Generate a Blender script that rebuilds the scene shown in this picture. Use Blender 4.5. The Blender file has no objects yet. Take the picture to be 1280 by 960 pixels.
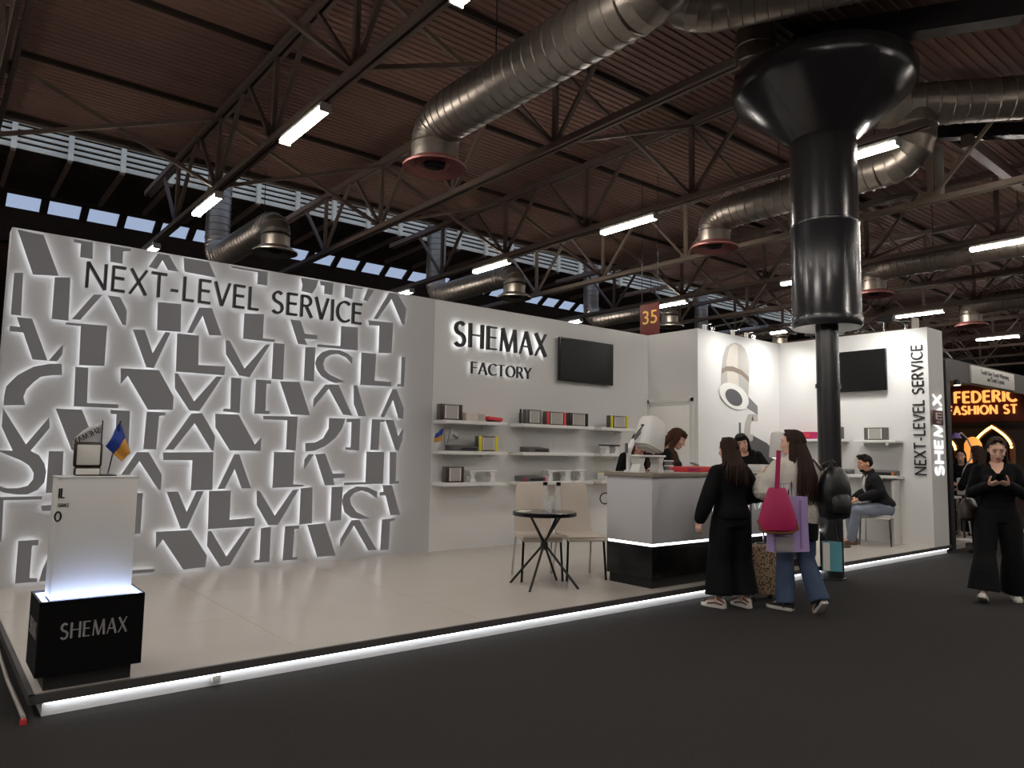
import bpy, bmesh, math, random
from mathutils import Vector, Matrix, noise
random.seed(7)
C = bpy.context.scene
COL = C.collection

# ---------------------------------------------------------------- camera
YAW, PITCH, ROLL = math.radians(38.859), math.radians(5.291), math.radians(0.998)
EYE = Vector((0, 0, 1.47))
_f = Vector((math.sin(YAW)*math.cos(PITCH), math.cos(YAW)*math.cos(PITCH), math.sin(PITCH)))
_r = Vector((math.cos(YAW), -math.sin(YAW), 0)); _u = _r.cross(_f)
_r2 = math.cos(ROLL)*_r + math.sin(ROLL)*_u
_u2 = -math.sin(ROLL)*_r + math.cos(ROLL)*_u
cd = bpy.data.cameras.new('camera'); cam = bpy.data.objects.new('camera', cd); COL.objects.link(cam)
m = Matrix((_r2, _u2, -_f)).transposed().to_4x4(); m.translation = EYE; cam.matrix_world = m
cd.sensor_width = 36; cd.sensor_fit = 'HORIZONTAL'; cd.lens = 914.63/1280*36; cd.clip_end = 300
C.camera = cam

# ---------------------------------------------------------------- sky, exposure
w = bpy.data.worlds.new('sky'); C.world = w; w.use_nodes = True
bg = w.node_tree.nodes['Background']
bg.inputs[0].default_value = (0.36, 0.45, 0.64, 1); bg.inputs[1].default_value = 0.9
C.view_settings.view_transform = 'Standard'; C.view_settings.look = 'None'
C.view_settings.gamma = 1; C.view_settings.use_curve_mapping = False
C.view_settings.exposure = 0.35
C.cycles.max_bounces = 6; C.cycles.diffuse_bounces = 4; C.cycles.glossy_bounces = 3
C.cycles.transmission_bounces = 6; C.cycles.transparent_max_bounces = 8
C.cycles.sample_clamp_indirect = 6; C.cycles.caustics_reflective = False; C.cycles.caustics_refractive = False
LAMP_STRENGTH = 74      # hall fluorescent battens
LED = 1.3               # halo light behind the panels and letters

# ---------------------------------------------------------------- materials
def srgb(r, g, b):
    f = lambda c: (c/255)/12.92 if c/255 <= .04045 else ((c/255+.055)/1.055)**2.4
    return (f(r), f(g), f(b), 1)
def mat(name, col, rough=.5, metal=0, spec=.5, emit=None, estr=0, noise_amt=0, nscale=20, bump=0, bscale=60, trans=0, stretch=None):
    m = bpy.data.materials.new(name); m.use_nodes = True; nt = m.node_tree
    b = nt.nodes['Principled BSDF']
    c = srgb(*col)
    b.inputs['Base Color'].default_value = c; b.inputs['Roughness'].default_value = rough
    b.inputs['Metallic'].default_value = metal; b.inputs['Specular IOR Level'].default_value = spec
    if trans: b.inputs['Transmission Weight'].default_value = trans
    if emit:
        b.inputs['Emission Color'].default_value = srgb(*emit); b.inputs['Emission Strength'].default_value = estr
    def coords():
        tc = nt.nodes.new('ShaderNodeTexCoord'); mp = nt.nodes.new('ShaderNodeMapping')
        if stretch: mp.inputs['Scale'].default_value = stretch
        nt.links.new(tc.outputs['Object'], mp.inputs[0]); return mp.outputs[0]
    if noise_amt:
        n = nt.nodes.new('ShaderNodeTexNoise'); n.inputs['Scale'].default_value = nscale; n.inputs['Detail'].default_value = 5
        nt.links.new(coords(), n.inputs['Vector'])
        mx = nt.nodes.new('ShaderNodeMix'); mx.data_type = 'RGBA'
        k0, k1 = 1-noise_amt, 1+noise_amt
        mx.inputs[6].default_value = (c[0]*k0, c[1]*k0, c[2]*k0, 1); mx.inputs[7].default_value = (min(1, c[0]*k1), min(1, c[1]*k1), min(1, c[2]*k1), 1)
        nt.links.new(n.outputs['Fac'], mx.inputs[0]); nt.links.new(mx.outputs[2], b.inputs['Base Color'])
    if bump:
        n2 = nt.nodes.new('ShaderNodeTexNoise'); n2.inputs['Scale'].default_value = bscale; n2.inputs['Detail'].default_value = 3
        nt.links.new(coords(), n2.inputs['Vector'])
        bp = nt.nodes.new('ShaderNodeBump'); bp.inputs['Strength'].default_value = bump; bp.inputs['Distance'].default_value = .02
        nt.links.new(n2.outputs['Fac'], bp.inputs['Height']); nt.links.new(bp.outputs[0], b.inputs['Normal'])
    return m
M = {}
M['carpet'] = mat('carpet', (58, 56, 55), .95, spec=.1, noise_amt=.6, nscale=140, bump=.6, bscale=300)
M['stand_floor'] = mat('stand_floor', (190, 183, 175), .22, spec=.4, noise_amt=.03, nscale=3)
M['wall_white'] = mat('wall_white', (219, 219, 217), .5, spec=.3, noise_amt=.015, nscale=2)
M['wall_letter'] = mat('wall_letter', (190, 190, 191), .5, spec=.3, noise_amt=.015, nscale=2)
M['panel_grey'] = mat('panel_grey', (140, 141, 146), .45, spec=.3)
M['led'] = mat('led', (240, 240, 245), .5, emit=(255, 255, 255), estr=LED)
M['led_text'] = mat('led_text', (240, 240, 245), .5, emit=(255, 255, 255), estr=LED*1.6)
M['led_strip'] = mat('led_strip', (240, 240, 245), .5, emit=(245, 248, 255), estr=4.5)
M['led_line'] = mat('led_line', (240, 240, 245), .5, emit=(255, 255, 255), estr=3)
M['led_blue'] = mat('led_blue', (230, 235, 250), .5, emit=(185, 205, 255), estr=5)
M['black_gloss'] = mat('black_gloss', (13, 13, 14), .25, spec=.5)
M['black_sat'] = mat('black_sat', (22, 22, 24), .5)
M['black_letter'] = mat('black_letter', (16, 16, 17), .4)
M['screen'] = mat('screen', (7, 7, 8), .35, spec=.2)
M['trim_dark'] = mat('trim_dark', (72, 70, 70), .5)
M['white_gloss'] = mat('white_gloss', (228, 228, 226), .3)
M['white_mat'] = mat('white_mat', (225, 224, 220), .6)
M['grey_body'] = mat('grey_body', (196, 196, 200), .4)
M['worktop'] = mat('worktop', (140, 130, 120), .4, noise_amt=.12, nscale=8, stretch=(1, 12, 12))
M['deck'] = mat('deck', (120, 92, 82), .7, spec=.25, noise_amt=.2, nscale=1.5, stretch=(.3, 3, 1))
M['truss'] = mat('truss', (104, 88, 78), .55, spec=.35, noise_amt=.15, nscale=6)
M['truss_lit'] = mat('truss_lit', (146, 130, 116), .5, spec=.35, noise_amt=.15, nscale=6)  # lightened truss brown, batten light painted into the colour
M['dark_roof'] = mat('dark_roof', (48, 40, 36), .8, spec=.1, noise_amt=.3, nscale=3)
M['fascia'] = mat('fascia', (236, 224, 204), .6, noise_amt=.3, nscale=1.2, stretch=(1, 1, 1))
M['galv'] = mat('galv', (136, 128, 119), .38, metal=.85, noise_amt=.2, nscale=14, bump=.05, bscale=30)
M['galv_red'] = mat('galv_red', (150, 96, 92), .5, metal=.4, noise_amt=.15, nscale=30)
M['col_black'] = mat('col_black', (42, 42, 45), .24, spec=.8, bump=.03, bscale=4)
M['tube'] = mat('tube', (255, 240, 215), .5, emit=(255, 247, 238), estr=LAMP_STRENGTH)
M['lamp_body'] = mat('lamp_body', (170, 165, 158), .5)
M['chrome'] = mat('chrome', (190, 190, 190), .15, metal=1)
M['dark_metal'] = mat('dark_metal', (40, 40, 42), .3, metal=.7)
M['beige'] = mat('beige', (196, 185, 173), .55, bump=.05, bscale=200)
M['white_seat'] = mat('white_seat', (224, 222, 218), .45)
M['glass'] = mat('glass', (225, 230, 230), .05)
M['glass'].node_tree.nodes['Principled BSDF'].inputs['Alpha'].default_value = .3
M['glass_dark'] = mat('glass_dark', (20, 22, 24), .06, spec=.8)
M['window_glass'] = mat('window_glass', (235, 240, 245), .02)
M['window_glass'].node_tree.nodes['Principled BSDF'].inputs['Alpha'].default_value = .12
M['letter_white_lit'] = mat('letter_white_lit', (235, 235, 235), .5, emit=(255, 255, 255), estr=.75)
M['paper'] = mat('paper', (228, 226, 220), .7)
M['red'] = mat('red', (214, 60, 66), .5)
M['magenta'] = mat('magenta', (172, 22, 86), .55)
M['yellow'] = mat('yellow', (214, 204, 40), .5)
M['orange'] = mat('orange', (226, 120, 50), .5)
M['mesh_grey'] = mat('mesh_grey', (172, 168, 162), .5, metal=.1, noise_amt=.25, nscale=180)
M['brown_dark'] = mat('brown_dark', (60, 40, 34), .5)
M['blue_flag'] = mat('blue_flag', (18, 58, 150), .7, bump=.1, bscale=30)
M['yellow_flag'] = mat('yellow_flag', (196, 138, 50), .7, bump=.1, bscale=30)
M['white_flag'] = mat('white_flag', (206, 206, 208), .7, bump=.1, bscale=30)
M['frame_brown'] = mat('frame_brown', (58, 42, 34), .35)
M['device_grey'] = mat('device_grey', (96, 94, 92), .4, metal=.2)
M['print_grey'] = mat('print_grey', (118, 118, 118), .6)
M['print_dark'] = mat('print_dark', (84, 84, 86), .6)
M['print_light'] = mat('print_light', (206, 198, 188), .6)
M['print_mid'] = mat('print_mid', (176, 172, 166), .6)
M['print_taupe'] = mat('print_taupe', (132, 118, 104), .6)
M['sign_red'] = mat('sign_red', (92, 36, 32), .55)
M['sign_gold'] = mat('sign_gold', (214, 170, 80), .5)
M['sign_cream'] = mat('sign_cream', (226, 218, 196), .6)
M['skin'] = mat('skin', (232, 188, 166), .5, spec=.3)
M['skin_tan'] = mat('skin_tan', (202, 150, 124), .5, spec=.3)
M['lips'] = mat('lips', (160, 76, 72), .45)
M['eye_white'] = mat('eye_white', (220, 214, 208), .3)
M['iris'] = mat('iris', (40, 28, 22), .2)
M['hair_dark'] = mat('hair_dark', (48, 32, 25), .6, spec=.2, noise_amt=.5, nscale=60, stretch=(1, 1, .1))
M['hair_black'] = mat('hair_black', (26, 19, 17), .6, spec=.2, noise_amt=.4, nscale=60, stretch=(1, 1, .1))
M['hair_brown'] = mat('hair_brown', (72, 46, 33), .6, spec=.2, noise_amt=.5, nscale=60, stretch=(1, 1, .1))
M['black_cloth'] = mat('black_cloth', (13, 13, 15), .85, spec=.2, bump=.25, bscale=25)
M['black_trouser'] = mat('black_trouser', (16, 16, 18), .8, spec=.2, bump=.2, bscale=12)
M['fleece'] = mat('fleece', (242, 236, 225), .95, spec=.1, noise_amt=.14, nscale=60, bump=.8, bscale=110)
M['denim'] = mat('denim', (72, 86, 112), .85, spec=.2, noise_amt=.25, nscale=8, bump=.15, bscale=60)
M['denim_light'] = mat('denim_light', (124, 132, 146), .85, spec=.2, noise_amt=.2, nscale=8, bump=.15, bscale=60)
M['shirt_white'] = mat('shirt_white', (214, 212, 210), .8)
M['blazer'] = mat('blazer', (24, 24, 27), .8, spec=.2, bump=.15, bscale=40)
M['leather'] = mat('leather', (20, 20, 22), .32, spec=.5, bump=.25, bscale=14)
M['leather_brown'] = mat('leather_brown', (44, 32, 26), .4, bump=.3, bscale=20)
M['shoe_white'] = mat('shoe_white', (216, 212, 204), .55)
M['shoe_brown'] = mat('shoe_brown', (120, 62, 44), .55)
M['shoe_black'] = mat('shoe_black', (26, 25, 26), .55)
M['boot_brown'] = mat('boot_brown', (96, 66, 44), .6)
M['lavender'] = mat('lavender', (172, 150, 200), .6)
M['silver_paper'] = mat('silver_paper', (150, 146, 148), .4)
M['teal'] = mat('teal', (88, 158, 172), .55)
M['tan_trim'] = mat('tan_trim', (120, 76, 48), .6)
M['booth_dark'] = mat('booth_dark', (66, 54, 48), .6)
M['booth_grey'] = mat('booth_grey', (88, 84, 82), .6)
M['booth_wood'] = mat('booth_wood', (74, 58, 50), .6, noise_amt=.15, nscale=10)
M['bulb'] = mat('bulb', (255, 210, 140), .5, emit=(255, 190, 100), estr=5)
M['sign_lit'] = mat('sign_lit', (255, 210, 150), .5, emit=(255, 176, 92), estr=1.0)
M['ring_lit'] = mat('ring_lit', (250, 250, 250), .5, emit=(255, 240, 220), estr=5)
M['mirror'] = mat('mirror', (30, 28, 28), .05, metal=.6)
M['violet'] = mat('violet', (140, 124, 196), .4)
M['cable_white'] = mat('cable_white', (190, 190, 188), .5)
M['blue_print'] = mat('blue_print', (24, 58, 140), .5)
M['lilac_print'] = mat('lilac_print', (160, 132, 190), .5)
M['amber'] = mat('amber', (236, 170, 96), .4, emit=(255, 160, 70), estr=.8)
M['cream'] = mat('cream', (246, 222, 176), .5)
def leopard():
    m = bpy.data.materials.new('leopard'); m.use_nodes = True; nt = m.node_tree; b = nt.nodes['Principled BSDF']
    tc = nt.nodes.new('ShaderNodeTexCoord'); v = nt.nodes.new('ShaderNodeTexVoronoi'); v.inputs['Scale'].default_value = 50
    n = nt.nodes.new('ShaderNodeTexNoise'); n.inputs['Scale'].default_value = 30
    ad = nt.nodes.new('ShaderNodeVectorMath'); ad.operation = 'MULTIPLY_ADD'; ad.inputs[1].default_value = (.03, .03, .03)
    nt.links.new(n.outputs['Color'], ad.inputs[0]); nt.links.new(tc.outputs['Object'], ad.inputs[2]); nt.links.new(ad.outputs[0], v.inputs['Vector'])
    r = nt.nodes.new('ShaderNodeValToRGB'); e = r.color_ramp.elements
    e[0].position = .0; e[0].color = srgb(96, 62, 40); e[1].position = .36; e[1].color = srgb(30, 22, 18)
    x = r.color_ramp.elements.new(.24); x.color = srgb(26, 18, 15)
    y = r.color_ramp.elements.new(.45); y.color = srgb(206, 178, 144)
    nt.links.new(v.outputs['Distance'], r.inputs[0]); nt.links.new(r.outputs[0], b.inputs['Base Color']); b.inputs['Roughness'].default_value = .35
    return m
M['leopard'] = leopard()
# ---------------------------------------------------------------- helpers
def tag(o, label=None, cat=None, group=None, kind=None):
    if label: o['label'] = label
    if cat: o['category'] = cat
    if group: o['group'] = group
    if kind: o['kind'] = kind
    return o
def thing(name, label, cat, loc=(0, 0, 0), rz=0, group=None):
    o = bpy.data.objects.new(name, None); COL.objects.link(o); o.empty_display_size = .1
    o.location = loc; o.rotation_euler = (0, 0, rz); return tag(o, label, cat, group)
def dup(o, parent=None):
    c = o.copy(); COL.objects.link(c)
    if parent is not None: c.parent = parent
    for ch in list(o.children): dup(ch, c)
    return c
def V3(*a): return Vector(a)
class MB:
    """collects shapes into one bmesh"""
    def __init__(s): s.bm = bmesh.new(); s.mi = 0
    def _f(s, vs):
        try:
            f = s.bm.faces.new(vs); f.material_index = s.mi; return f
        except ValueError: return None
    def box(s, c, size, rot=None, bev=0):
        r = bmesh.ops.create_cube(s.bm, size=1); vs = r['verts']
        mt = Matrix.Translation(c) @ (rot.to_4x4() if rot else Matrix()) @ Matrix.Diagonal((*size, 1))
        bmesh.ops.transform(s.bm, matrix=mt, verts=vs)
        fs = {f for v in vs for f in v.link_faces}
        for f in fs: f.material_index = s.mi
        if bev:
            es = list({e for v in vs for e in v.link_edges})
            g = bmesh.ops.bevel(s.bm, geom=es, offset=bev, segments=2, profile=.5, affect='EDGES')
            for f in g['faces']: f.material_index = s.mi
        return s
    def b2(s, x0, x1, y0, y1, z0, z1, bev=0):
        return s.box(((x0+x1)/2, (y0+y1)/2, (z0+z1)/2), (abs(x1-x0), abs(y1-y0), abs(z1-z0)), None, bev)
    def rings(s, rs, cap=True, closed=True, smooth=True):
        L = [[s.bm.verts.new(p) for p in r] for r in rs]
        n = len(L[0])
        for a, b in zip(L, L[1:]):
            for i in range(n if closed else n-1):
                f = s._f((a[i], a[(i+1) % n], b[(i+1) % n], b[i]))
                if f: f.smooth = smooth
        if cap and closed:
            s._f(L[0][::-1]); s._f(L[-1])
        return s
    def tube(s, pts, r, n=8, cap=True, smooth=True):
        pts = [Vector(p) for p in pts]; k = len(pts)
        rad = r if isinstance(r, (list, tuple)) else [r]*k
        rs = []; up = None
        for i, p in enumerate(pts):
            d = (pts[min(i+1, k-1)]-pts[max(i-1, 0)]).normalized()
            if up is None:
                a = V3(0, 0, 1) if abs(d.z) < .9 else V3(1, 0, 0)
                up = (a - d*a.dot(d)).normalized()
            else:
                up = (up - d*up.dot(d)).normalized()
            sd = d.cross(up)
            rs.append([p + (up*math.cos(t)+sd*math.sin(t))*rad[i] for t in [2*math.pi*j/n for j in range(n)]])
        return s.rings(rs, cap, True, smooth)
    def bar(s, a, b, w, h=None, up=(0, 0, 1)):
        a = Vector(a); b = Vector(b); h = h or w; d = (b-a).normalized(); u = Vector(up)
        if abs(d.dot(u)) > .95: u = V3(1, 0, 0)
        sd = d.cross(u).normalized(); u = sd.cross(d)
        q = [sd*(-w/2)+u*(-h/2), sd*(w/2)+u*(-h/2), sd*(w/2)+u*(h/2), sd*(-w/2)+u*(h/2)]
        return s.rings([[a+x for x in q], [b+x for x in q]], smooth=False)
    def lathe(s, prof, c=(0, 0, 0), n=24, cap=True, smooth=True):
        c = Vector(c)
        return s.rings([[c+V3(r*math.cos(2*math.pi*j/n), r*math.sin(2*math.pi*j/n), z) for j in range(n)] for r, z in prof], cap, True, smooth)
    def ell(s, c, r, rot=None, seg=12):
        return s.ball(Matrix.Translation(c) @ (rot.to_4x4() if rot else Matrix()) @ Matrix.Diagonal((*r, 1)), seg, max(5, seg*2//3))
    def ball(s, mt, n=12, k=8):
        rs = [[mt @ V3(math.sin(t)*math.cos(2*math.pi*j/n), math.sin(t)*math.sin(2*math.pi*j/n), math.cos(t)) for j in range(n)] for t in [math.pi*(i+.25)/(k-.5) for i in range(k)]]
        return s.rings(rs)
    def prism(s, poly, to3, depth, back=None, side=None):
        """2D polygon -> solid; to3(x,y,d) maps to space, d=0 front, d=depth back"""
        ar = sum(poly[i][0]*poly[(i+1) % len(poly)][1]-poly[(i+1) % len(poly)][0]*poly[i][1] for i in range(len(poly)))
        if ar < 0: poly = poly[::-1]
        F = [s.bm.verts.new(to3(x, y, 0)) for x, y in poly]; B = [s.bm.verts.new(to3(x, y, depth)) for x, y in poly]
        s._f(F); f = s._f(B[::-1])
        if back is not None and f: f.material_index = back
        n = len(F)
        for i in range(n):
            g = s._f((F[i], B[i], B[(i+1) % n], F[(i+1) % n]))
            if side is not None and g: g.material_index = side
        return s
    def build(s, name, ms, parent=None, label=None, smooth=None, kind=None):
        bmesh.ops.recalc_face_normals(s.bm, faces=s.bm.faces)
        me = bpy.data.meshes.new(name); s.bm.to_mesh(me); s.bm.free()
        me.set_sharp_from_angle(angle=math.radians(38))
        for x in (ms if isinstance(ms, (list, tuple)) else [ms]): me.materials.append(M[x] if isinstance(x, str) else x)
        if smooth is not None:
            for p in me.polygons: p.use_smooth = smooth
        o = bpy.data.objects.new(name, me); COL.objects.link(o)
        if parent is not None: o.parent = parent
        if label: o['label'] = label
        if kind: o['kind'] = kind
        return o
def struct(o): o['kind'] = 'structure'; return o

# ---- lettering drawn from strokes (cap height 1)
def _arc(cx, cy, rx, ry, a0, a1, n=12):
    return [(cx+rx*math.cos(math.radians(a0+(a1-a0)*i/n)), cy+ry*math.sin(math.radians(a0+(a1-a0)*i/n))) for i in range(n+1)]
GL = {  # width, strokes (points, is_thick)
 'N': (.72, [([(.06, 0), (.06, 1)], 0), ([(.06, 1), (.66, 0)], 1), ([(.66, 0), (.66, 1)], 0)]),
 'E': (.5, [([(.06, 0), (.06, 1)], 1), ([(.06, .96), (.48, .96)], 0), ([(.06, .53), (.44, .53)], 0), ([(.06, .04), (.48, .04)], 0)]),
 'X': (.62, [([(.03, 1), (.59, 0)], 1), ([(.58, 1), (.02, 0)], 0)]),
 'T': (.56, [([(.0, .96), (.56, .96)], 0), ([(.28, 0), (.28, .96)], 1)]),
 '-': (.34, [([(.03, .36), (.3, .36)], 0)]),
 'L': (.46, [([(.06, 0), (.06, 1)], 1), ([(.06, .04), (.44, .04)], 0)]),
 'V': (.62, [([(.02, 1), (.31, 0)], 1), ([(.31, 0), (.6, 1)], 0)]),
 'S': (.52, [(_arc(.27, .74, .2, .22, 38, 250)+_arc(.25, .26, .22, .24, 68, -148), 1)]),
 'R': (.56, [([(.06, 0), (.06, 1)], 1), ([(.06, .96), (.24, .96)]+_arc(.24, .735, .23, .225, 85, -85)+[(.06, .51)], 0), ([(.26, .51), (.54, 0)], 1)]),
 'I': (.14, [([(.07, 0), (.07, 1)], 1)]),
 'C': (.64, [(_arc(.4, .5, .36, .47, 48, 312, 18), 1)]),
 'H': (.7, [([(.06, 0), (.06, 1)], 1), ([(.64, 0), (.64, 1)], 1), ([(.06, .53), (.64, .53)], 0)]),
 'M': (.86, [([(.05, 0), (.12, 1)], 0), ([(.12, 1), (.43, .02)], 1), ([(.43, .02), (.74, 1)], 0), ([(.74, 1), (.81, 0)], 1)]),
 'A': (.66, [([(.02, 0), (.33, 1)], 0), ([(.33, 1), (.64, 0)], 1), ([(.13, .34), (.53, .34)], 0)]),
 'F': (.48, [([(.06, 0), (.06, 1)], 1), ([(.06, .96), (.46, .96)], 0), ([(.06, .52), (.42, .52)], 0)]),
 'O': (.78, [(_arc(.39, .5, .35, .47, 90, 450, 24), 1)]),
 'Y': (.58, [([(.02, 1), (.29, .48)], 1), ([(.56, 1), (.29, .48)], 0), ([(.29, 0), (.29, .5)], 1)]),
 'D': (.66, [([(.06, 0), (.06, 1)], 1), ([(.06, .96), (.22, .96)]+_arc(.22, .5, .38, .46, 86, -86, 14)+[(.06, .04)], 0)]),
 ' ': (.28, []),
}
def stroke_polys(pts, w):
    pts = [Vector(p) for p in pts]; n = len(pts); L = []; R = []
    for i, p in enumerate(pts):
        a = (pts[i]-pts[i-1]).normalized() if i else (pts[1]-pts[0]).normalized()
        b = (pts[i+1]-pts[i]).normalized() if i < n-1 else a
        if i == 0: a = b
        t = (a+b); t = t.normalized() if t.length > 1e-6 else a
        nn = Vector((-t.y, t.x)); k = min(1.6, 1/max(.5, nn.dot(Vector((-a.y, a.x)))))
        L.append(p+nn*w/2*k); R.append(p-nn*w/2*k)
    return L, R
def write(text, org, xd, up, back, cap, thick, thin, gap, depth, ms, parent, name='letter', xs=1, width=None, lit_back=True):
    """lettering: org = baseline start, xd/up/back = directions; each letter one mesh. width fits the whole line."""
    org, xd, up, back = Vector(org), Vector(xd).normalized(), Vector(up).normalized(), Vector(back).normalized()
    tot = sum(GL[c][0]+gap for c in text)-gap
    if width: xs = width/(tot*cap)
    x = 0
    for c in text:
        wd, st = GL[c]
        if st:
            mb = MB()
            for k, (pts, th) in enumerate(st):
                w_ = thick if th else thin
                L, R = stroke_polys([(px*xs, py) for px, py in pts], w_)
                off = k*.0006
                f3 = lambda q, d: org + xd*(x*cap*xs+q[0]*cap) + up*(q[1]*cap) + back*(d-off)
                n = len(L)
                Lf = [mb.bm.verts.new(f3(q, 0)) for q in L]; Rf = [mb.bm.verts.new(f3(q, 0)) for q in R]
                Lb = [mb.bm.verts.new(f3(q, depth)) for q in L]; Rb = [mb.bm.verts.new(f3(q, depth)) for q in R]
                for i in range(n-1):
                    mb._f((Lf[i], Lf[i+1], Rf[i+1], Rf[i])); f = mb._f((Lb[i], Rb[i], Rb[i+1], Lb[i+1]))
                    if f and lit_back: f.material_index = 1
                    mb._f((Lf[i], Lb[i], Lb[i+1], Lf[i+1])); mb._f((Rf[i], Rf[i+1], Rb[i+1], Rb[i]))
                mb._f((Lf[0], Rf[0], Rb[0], Lb[0])); mb._f((Lf[-1], Lb[-1], Rb[-1], Rf[-1]))
            mb.build(name, ms, parent)
        x += wd+gap
QUEUE = []            # text and sculpted shapes, converted to plain meshes together at the end
def text_mesh(body, org, xd, up, size, m, parent, name='lettering', width=None):
    cu = bpy.data.curves.new(name, 'FONT'); cu.body = body; cu.size = 1; cu.extrude = .002
    t = bpy.data.objects.new(name, cu); COL.objects.link(t); t.parent = parent
    if len(body) > 1: t['kind'] = 'stuff'
    QUEUE.append(('text', t, (org, xd, up, size, m, width)))
def flush():
    bpy.context.view_layer.update(); dg = bpy.context.evaluated_depsgraph_get()
    done = [(kd, o, a, bpy.data.meshes.new_from_object(o.evaluated_get(dg))) for kd, o, a in QUEUE]
    for kd, o, a, me in done:
        nm_ = o.name.split('.')[0]; me.name = nm_
        if kd == 'text':
            org, xd, up, size, m, width = a
            xs_ = [v.co.x for v in me.vertices]; kx = width/(max(xs_)-min(xs_)) if width else size
            xd, up = Vector(xd).normalized(), Vector(up).normalized()
            mt = Matrix((xd*kx, up*size, xd.cross(up))).transposed().to_4x4(); mt.translation = Vector(org); me.transform(mt)
            p = o.parent; k = o.get('kind'); bpy.data.objects.remove(o)
            o = bpy.data.objects.new(nm_, me); COL.objects.link(o); o.parent = p
            if k: o['kind'] = k
        else:
            m, wob, wsc = a; old = o.data; o.modifiers.clear(); o.data = me; bpy.data.meshes.remove(old)
            if wob:
                out = []
                for c, nr in [(v.co.copy(), v.normal.copy()) for v in me.vertices]:
                    q = c*wsc; q.z *= .45
                    out.extend(c+nr*(wob*noise.noise(q)+wob*.5*noise.noise(q*2.3)))
                me.vertices.foreach_set('co', out); me.update()
            me.shade_smooth()
        me.materials.clear(); me.materials.append(M[m])
    QUEUE.clear()
# ---------------------------------------------------------------- the hall
ZP, YW, ZT, YF = .13, 8.35, 3.53, 4.72        # stand floor, stand wall, wall top, stand front edge
X0, X1 = -13.5, 44; DE = 14.75                # hall extent, end of the main roof deck
struct(MB().b2(X0, X1, -14, 47, -.1, 0).build('floor', 'carpet'))
# corrugated roof deck: ribs run along x
def deck(name, y0, y1, z, pitch=.125, x0=X0, x1=X1, m='deck'):
    mb = MB(); y = y0; pr = []
    while y < y1:
        pr += [(y, z), (y+pitch*.42, z), (y+pitch*.5, z+.022), (y+pitch*.92, z+.022)]; y += pitch
    pr.append((y1, z))
    a = [mb.bm.verts.new((x0, p[0], p[1])) for p in pr]; b = [mb.bm.verts.new((x1, p[0], p[1])) for p in pr]
    for i in range(len(pr)-1): mb._f((a[i], b[i], b[i+1], a[i+1]))
    # closing sheet above the ribs
    t = [mb.bm.verts.new(q) for q in ((x0, y0, z+.12), (x1, y0, z+.12), (x1, y1, z+.12), (x0, y1, z+.12))]; mb._f(t)
    return mb.build(name, m)
ceil = struct(deck('ceiling', -14, DE, 7.03))
for k in range(-8, 4):
    y = 7.24+2.46*k
    if y < DE+.3:
        MB().b2(X0, X1, y-.03, y+.03, 6.96, 7.03).build('purlin', 'dark_roof', ceil)
MB().b2(X0, X1, DE, DE+.12, 6.98, 7.3).build('edge_beam', 'truss', ceil)
for n, a in (('wall_south', (X0, X1, -14.2, -14, 0, 7.2)), ('wall_west', (X0-.2, X0, -14, 47, 0, 9)), ('wall_east', (X1, X1+.2, -14, 47, 0, 9)), ('wall_north', (X0, X1, 46.8, 47, 0, 9))):
    struct(MB().b2(*a).build(n, 'dark_roof'))
# roof lantern beyond the deck edge: white boarded upstand, open to the sky above
lan = struct(MB().b2(X0, X1, 18.06, 18.16, 7.6, 9.2).build('trim_1', 'dark_roof'))
mb = MB(); z = 7.6; mb.b2(X0, X1, 18.0, 18.04, 7.6, 7.64)
while z < 9.1:
    mb.b2(X0, X1, 18.0, 18.05, z+.035, z+.105); z += .125
mb.build('white_boarding', 'fascia', lan, kind='stuff')
x = .07
while x < 20:
    MB().b2(x-.05, x+.05, 17.9, 18.0, 7.55, 9.2).build('post', 'fascia', lan)
    MB().bar((x, 17.95, 7.55), (x, 20.6, 7.5), .08, .1).build('bracket', 'truss', lan)
    x += 1.02
struct(deck('ceiling_lantern', 18.1, 21.3, 7.62, .16, m='dark_roof'))
# sloping strip of roof windows
wb = struct(MB().b2(X0, X1, 21.15, 21.3, 7.55, 7.75).build('window_1', 'dark_roof'))
x = .28; s = (21.24, 7.57); e = (21.65, 7.3)
k = 0
while x < 22:
    MB().bar((x, s[0], s[1]), (x, e[0], e[1]), .17, .1).build('glazing_bar', 'dark_roof', wb)
    if k % 1 == 0:
        mb = MB(); mb.rings([[V3(x+.05, s[0], s[1]), V3(x+.83, s[0], s[1]), V3(x+.83, s[0]+.01, s[1]+.01), V3(x+.05, s[0]+.01, s[1]+.01)],
                             [V3(x+.05, e[0], e[1]), V3(x+.83, e[0], e[1]), V3(x+.83, e[0]+.01, e[1]+.01), V3(x+.05, e[0]+.01, e[1]+.01)]], smooth=False)
        mb.build('pane', 'window_glass', wb)
    x += .88; k += 1
MB().b2(X0, .24, 21.2, 21.7, 7.2, 7.6).build('infill', 'dark_roof', wb); MB().b2(22, X1, 21.2, 21.7, 7.2, 7.6).build('infill', 'dark_roof', wb)
MB().b2(X0, X1, 21.62, 21.95, 6.45, 7.3).build('gutter_beam', 'dark_roof', wb)
struct(deck('ceiling_far', 21.9, 47, 6.75, .25))

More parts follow.
